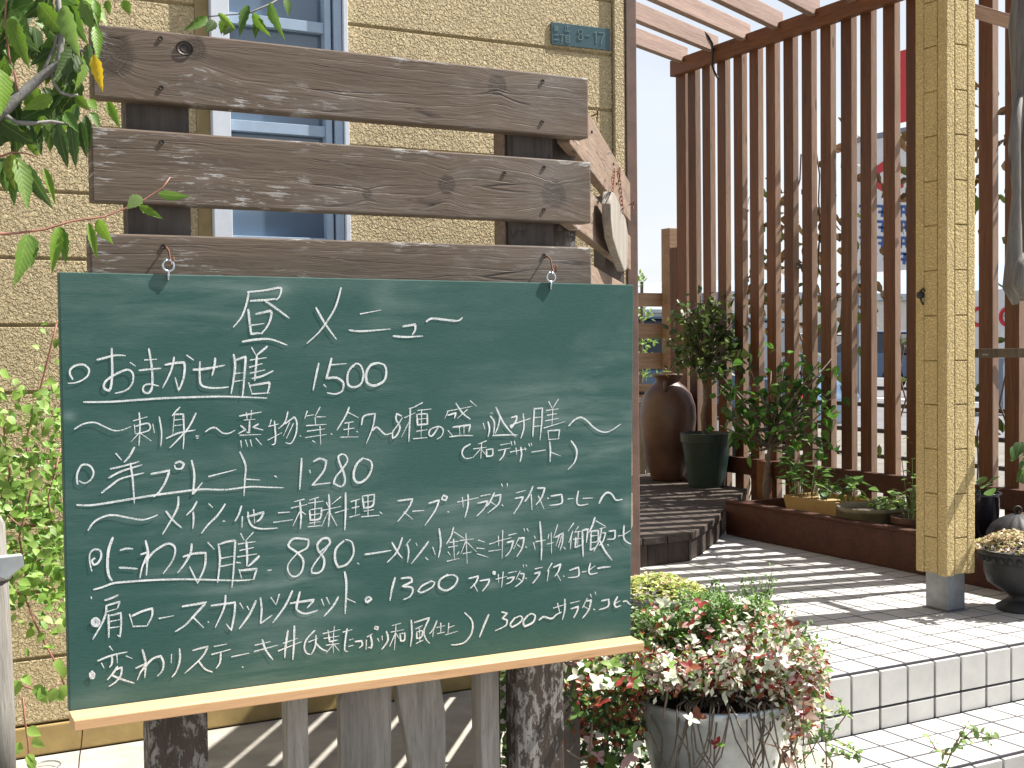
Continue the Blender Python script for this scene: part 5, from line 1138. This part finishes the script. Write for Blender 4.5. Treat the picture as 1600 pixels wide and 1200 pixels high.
# ================================================================= BEYOND THE FENCE
rl = thing('pipe_railing', 'dark horizontal pipe railing just outside the slat fence', 'railing', (4.45, 4.0, -1.2))
for y_ in (635,676,717):
    z = onX(1415,y_,4.45).z; cbox('pipe', (4.44,1.0,z-.010),(4.462,9.0,z+.010), M['darkmetal'], rl, .002)
for yy in (1.2,3.06,4.9,6.8,8.8): cbox('post', (4.4635,yy,-1.2),(4.50,yy+.036,-.2), M['darkmetal'], rl)
# low plank fence far left of the slats
YF = 6.62; pf = thing('low_plank_fence', 'low brown plank fence between the house corner and the slat fence post', 'fence', (4.5, YF, Z0))
for (ya,yb) in ((457,479),(505,529),(551,576),(600,626),(640,668)):
    a = onY(997,ya,YF); b_ = onY(1034,yb,YF); cbox('plank', (3.9,YF,b_.z),(4.72,YF+.03,a.z-.002), M['farwood'], pf, .004)
a = onY(1033,400,YF); b_ = onY(1045,400,YF); cbox('post', (a.x,YF-.09,Z0),(b_.x+.05,YF-.001,onY(1044,357,YF-.05).z), M['farwood'], pf, .004)
wt = onD(1004,760,6.3); bt_ = thing('wooden_barrel', 'old grey wooden barrel half seen behind the clay jar', 'barrel', tuple(onZ(1006,735,DZ)))
bz = onZ(1006,735,DZ)
for k in range(12):
    a = 2*math.pi*k/12; g = MB(); r_ = .20; q = lambda a_, z_, R__: Vector((bz.x+R__*math.cos(a_), bz.y+R__*math.sin(a_), DZ+z_))
    g.add([q(a,0,r_*.9),q(a+.50,0,r_*.9),q(a+.50,.42,r_),q(a,.42,r_),q(a,0,r_*.78),q(a+.50,0,r_*.78),q(a+.50,.42,r_*.88),q(a,.42,r_*.88)], [(0,1,2,3),(5,4,7,6),(3,2,6,7),(1,5,6,2),(4,0,3,7)]); g.build('stave', M['greywood'], bt_)
# twiggy creeper outside the slats, throwing the patches of shade
cf = thing('fence_creeper', 'dry creeper with dark leaves climbing the outer side of the slat fence', 'creeper', (4.25, 4.4, -1.2)); r9 = random.Random(9); g = MB(); mb = MB()
for k in range(15):
    y_ = r9.choice([3.3,3.6,3.9,4.2,4.45,4.7,4.95,5.2])+r9.uniform(-.08,.08); P = []; z = -1.1; top = r9.uniform(.2,1.25)
    while z < top: P.append(Vector((4.17+r9.uniform(-.01,.03), y_, z))); z += .12; y_ += r9.uniform(-.05,.045)
    g.tube(P, .004, 5)
    for j in range(13):
        p = r9.choice(P[len(P)//3:])+Vector((0,r9.gauss(0,.05),r9.gauss(0,.05))); addleaf(mb, p, rv(r9)+Vector((0,0,-.8)), Vector((-1,0,0))+rv(r9)*.6, r9.uniform(.04,.075), r9.uniform(.025,.045), jit((.07,.10,.03),.3,r9), 3)
for (yc,zc,n,sy,sz_) in ((4.95,.75,26,.10,.10),(4.80,.50,30,.12,.10),(4.62,.62,24,.10,.12),(4.45,.95,16,.06,.10),(4.30,.30,22,.10,.12),(5.05,.25,30,.12,.12),(4.1,.75,16,.07,.12),(3.85,.55,18,.08,.12),(3.62,.90,26,.10,.10),(3.72,.70,22,.10,.10),(4.9,.0,24,.14,.14),(4.55,.15,22,.12,.1)):
    for k in range(n): addleaf(mb, Vector((4.18+r9.uniform(-.02,.04), r9.gauss(yc,sy), r9.gauss(zc,sz_))), rv(r9)+Vector((0,0,-.8)), Vector((-1,0,0))+rv(r9)*.7, r9.uniform(.05,.085), r9.uniform(.03,.05), jit((.11,.07,.035),.3,r9), 3)
g.build('stem', M['stem'], cf); tag(mb.build('creeper_leaves', M['foliage'], cf), kind='stuff')

# sign pylon across the car park
SX = 19.0
def on(x,y): return onX(x,y,SX)
sg = thing('roadside_sign', 'white roadside sign board with red diamonds and blue lettering seen through the slats', 'sign', tuple(Vector((SX, on(1395,300).y, -1.2))))
a, b_ = on(1330,225), on(1450,418)
cbox('board', (SX,min(a.y,b_.y),b_.z),(SX+.15,max(a.y,b_.y),a.z), M['white'], sg, .01)
cbox('board_cap', (SX-.05,min(a.y,b_.y)-.05,a.z+.001),(SX+.2,max(a.y,b_.y)+.05,a.z+.10), M['roofgrey'], sg)
for y0 in (a.y-.2, b_.y+.12): cbox('leg', (SX+.02,y0,-1.2),(SX+.12,y0+.1,b_.z-.001), M['roofgrey'], sg)
def flat(pts, mat, nm, X=SX-.012):
    g = MB(); g.prism([onX(x,y,X) for x,y in pts], (.01,0,0)); return g.build(nm, M[mat], sg)
flat([(1366,262),(1388,246),(1411,262),(1411,272),(1388,262),(1366,276)],'red','red_mark'); flat([(1366,280),(1390,292),(1411,282),(1411,292),(1390,306),(1366,292)],'red','red_mark')
g = MB()
def bl(x0,y0,x1,y1,wd=2.2):
    a_ = Vector((x0,y0)); b__ = Vector((x1,y1)); d = (b__-a_).normalized(); n_ = Vector((-d.y,d.x))*wd
    g.prism([onX(*(a_+n_),SX-.012), onX(*(b__+n_),SX-.012), onX(*(b__-n_),SX-.012), onX(*(a_-n_),SX-.012)], (.01,0,0))
for (x,y_) in ((1342,322),(1370,322),(1398,322),(1426,322),(1342,346),(1370,346),(1398,346),(1426,346),(1342,371),(1370,371),(1398,371),(1426,371),(1350,396),(1378,396),(1404,396)):
    bl(x,y_,x+20,y_+1); bl(x+10,y_,x+8,y_+17); bl(x+2,y_+9,x+19,y_+10)
    if (x+y_)%3: bl(x+17,y_+2,x+19,y_+16)
g.build('blue_lettering', M['bluep'], sg)
p = onX(1403,135,20.5); fl = thing('red_banner_pole', 'tall narrow red sign panel rising above the roadside sign', 'sign', (20.5, p.y, -1.2))
a, b_ = onX(1398,82,20.5), onX(1440,184,20.5); cbox('panel', (20.5,min(a.y,b_.y),b_.z),(20.56,max(a.y,b_.y),a.z), M['red'], fl); cbox('pole', (20.561,(a.y+b_.y)/2,-1.2),(20.66,(a.y+b_.y)/2+.1,a.z+.2), M['roofgrey'], fl)
p = onX(1566,495,17); sg2 = thing('ring_sign', 'white sign with a red ring logo seen right of the pillar', 'sign', (17, p.y, -1.2))
a, b_ = onX(1505,455,17), onX(1640,560,17); cbox('board', (17,min(a.y,b_.y),b_.z),(17.1,max(a.y,b_.y),a.z), M['white'], sg2); cbox('leg', (17.02,p.y,-1.2),(17.08,p.y+.1,b_.z-.001), M['roofgrey'], sg2)
for cx in (1528,1574):
    g = MB(); c = onX(cx,495,16.985); rr_ = 13*c.dot(CF)/1932; g.tube([c+Vector((0,math.cos(t_)*rr_,math.sin(t_)*rr_)) for t_ in [math.radians(k) for k in range(0,361,20)]], rr_*.24, 6, False); g.build('red_ring', M['red'], sg2, smooth=True)
# store building across the road
def box_building(name, label, x0, x1, y0, y1, h, wallm, roofm, nwin):
    t = thing(name, label, 'building', (x0, (y0+y1)/2, -1.1)); cbox('wall', (x0,y0,-1.1),(x1,y1,h), M[wallm], t, .02); cbox('roof', (x0-.3,y0-.3,h+.001),(x1+.3,y1+.3,h+.35), M[roofm], t, .02)
    wd = (y1-y0)/nwin
    for k in range(nwin):
        w0 = y0+wd*(k+.18); f = cbox('window', (x0-.06,w0,-.2),(x0-.001,w0+wd*.64,1.1), M['alu'], t, .01); cbox('pane', (x0-.075,w0+.08,-.12),(x0-.061,w0+wd*.64-.08,1.02), M['carglass'], f, .005)
    return t
box_building('white_store', 'long low white store building across the road behind the slats', 40, 52, 4, 30, 3.0, 'facade', 'roofgrey', 8)
box_building('grey_roof_building', 'low building with a blue-grey roof seen between the house corner and the fence', 34.5, 60, 44, 90, 2.0, 'facade', 'roofgrey', 9)
def grey_house(): 
    a, b_ = onY(960,438,46), onY(1075,508,46)
    t = thing('blue_roofed_house', 'grey house with a broad blue-grey roof beyond the low plank fence', 'house', (onY(1010,500,46).x, 46, -1.2))
    zt, zb_, ze = onY(1010,441,46).z, onY(1010,484,46).z, -1.2
    x0, x1 = a.x-3, b_.x+6
    g = MB(); g.prism([Vector((x0-.6,45.4,zb_)),Vector((x0-.6,50,zt+.1)),Vector((x0-.6,54.5,zb_)),Vector((x0-.6,54.5,zb_-.15)),Vector((x0-.6,45.4,zb_-.15))], (x1-x0+1.2,0,0)); g.build('roof', M['roofgrey'], t)
    cbox('wall', (x0,46,ze),(x1,54,zb_-.151), M['facade'], t, .02)
    x = x0+1
    while x < x1-2: f = cbox('window', (x,45.93,zb_-1.1),(x+1.5,45.999,zb_-.3), M['alu'], t, .01); cbox('pane', (x+.08,45.91,zb_-1.02),(x+1.42,45.929,zb_-.38), M['bluep'], f, .005); x += 2.1
grey_house()
# cars
def car(label, c, ang, paint, group='cars parked beyond the fence'):
    t = bpy.data.objects.new('parked_car', None); COL.objects.link(t); tag(t, label, 'car', group); t.location = c; t.rotation_euler = (0,0,ang)
    def ch(nm, mb, mat, bevel=0, smooth=False): 
        o = link(nm, mb.mesh(nm, smooth, bevel), None, M[mat]); o.parent = t; return o
    W = .84
    side = [(-2.0,.35),(-2.05,.62),(-1.95,.82),(-1.35,.92),(1.15,.95),(1.85,.80),(2.02,.62),(2.02,.35),(1.65,.30),(1.55,.52),(1.25,.60),(.98,.50),(.90,.28),(-.92,.28),(-1.0,.5),(-1.28,.60),(-1.55,.5),(-1.65,.30)]
    g = MB(); g.prism([Vector((x,-W,z)) for x,z in side], (0,2*W,0)); ch('body', g, paint, .03)
    cab = [(-1.75,.90,W-.05),(-1.35,1.42,W-.2),(.25,1.46,W-.2),(1.05,.95,W-.05)]
    g = MB(); vs = [(x,-w_,z) for x,z,w_ in cab]+[(x,w_,z) for x,z,w_ in cab]; g.add(vs, [(0,1,2,3),(7,6,5,4),(0,4,5,1),(1,5,6,2),(2,6,7,3),(3,7,4,0)]); ch('windows', g, 'carglass', .02)
    g = MB(); g.prism([Vector((-1.38,-W+.18,1.425)),Vector((.28,-W+.18,1.465)),Vector((.28,W-.18,1.465)),Vector((-1.38,W-.18,1.425))], (0,0,.03)); ch('roof', g, paint, .01)
    for sx in (-1.28,1.28):
        for sy in (-1,1):
            g = MB(); g.tube([(sx,sy*(W-.18),.30),(sx,sy*(W+.0),.30)], .30, 20); wv = ch('wheel', g, 'tyre'); g = MB(); g.tube([(sx,sy*(W),.30),(sx,sy*(W+.015),.30)], .18, 14); r_ = link('rim', g.mesh('rim'), None, M['eye']); r_.parent = wv
    for sy in (-.6,.6):
        g = MB(); g.box((2.0,sy-.16,.60),(2.035,sy+.16,.74)); ch('headlight', g, 'white', .01)
        g = MB(); g.box((-2.06,sy-.14,.62),(-2.02,sy+.14,.80)); ch('tail_light', g, 'red', .01)
    return t
def carz(p, z=-1.18): return Vector((p.x, p.y, z))
car('dark blue car glimpsed over the low plank fence left of the slats', carz(onD(1015,560,13.5)), math.radians(115), 'carblue')
car('silver car standing across the road behind the middle slats', carz(onX(1262,560,26),-1.18), math.radians(90), 'carwhite')
car('blue car across the road behind the slats nearest the pillar', carz(onX(1375,560,24),-1.18), math.radians(90), 'carblue')
car('silver car partly seen right of the ochre pillar', carz(onX(1600,560,21),-1.18), math.radians(92), 'carwhite')
# roadside bushes far left
bs = thing('pale_bush', 'pale green bush beyond the low plank fence beside the house corner', 'bush', tuple(onD(1000,600,8.6))); mb = MB(); g = MB(); r10 = random.Random(10)
g.tube([onD(1002,640,8.6), onD(1002,560,8.6), onD(1003,440,8.6)], .012, 6)
for k in range(170):
    x, y_ = r10.choice([(1000,437,8,9),(1005,490,6,5),(1012,535,14,6),(1010,582,18,6),(1003,560,6,10)])[:2]; x += r10.gauss(0,7); y_ += r10.gauss(0,6)
    addleaf(mb, onD(x,y_,8.6+r10.uniform(-.15,.15)), rv(r10), UP+rv(r10), .04, .022, jit((.20,.32,.07),.2,r10), 2)
g.build('stem', M['stem'], bs); tag(mb.build('bush_leaves', M['foliage'], bs), kind='stuff')
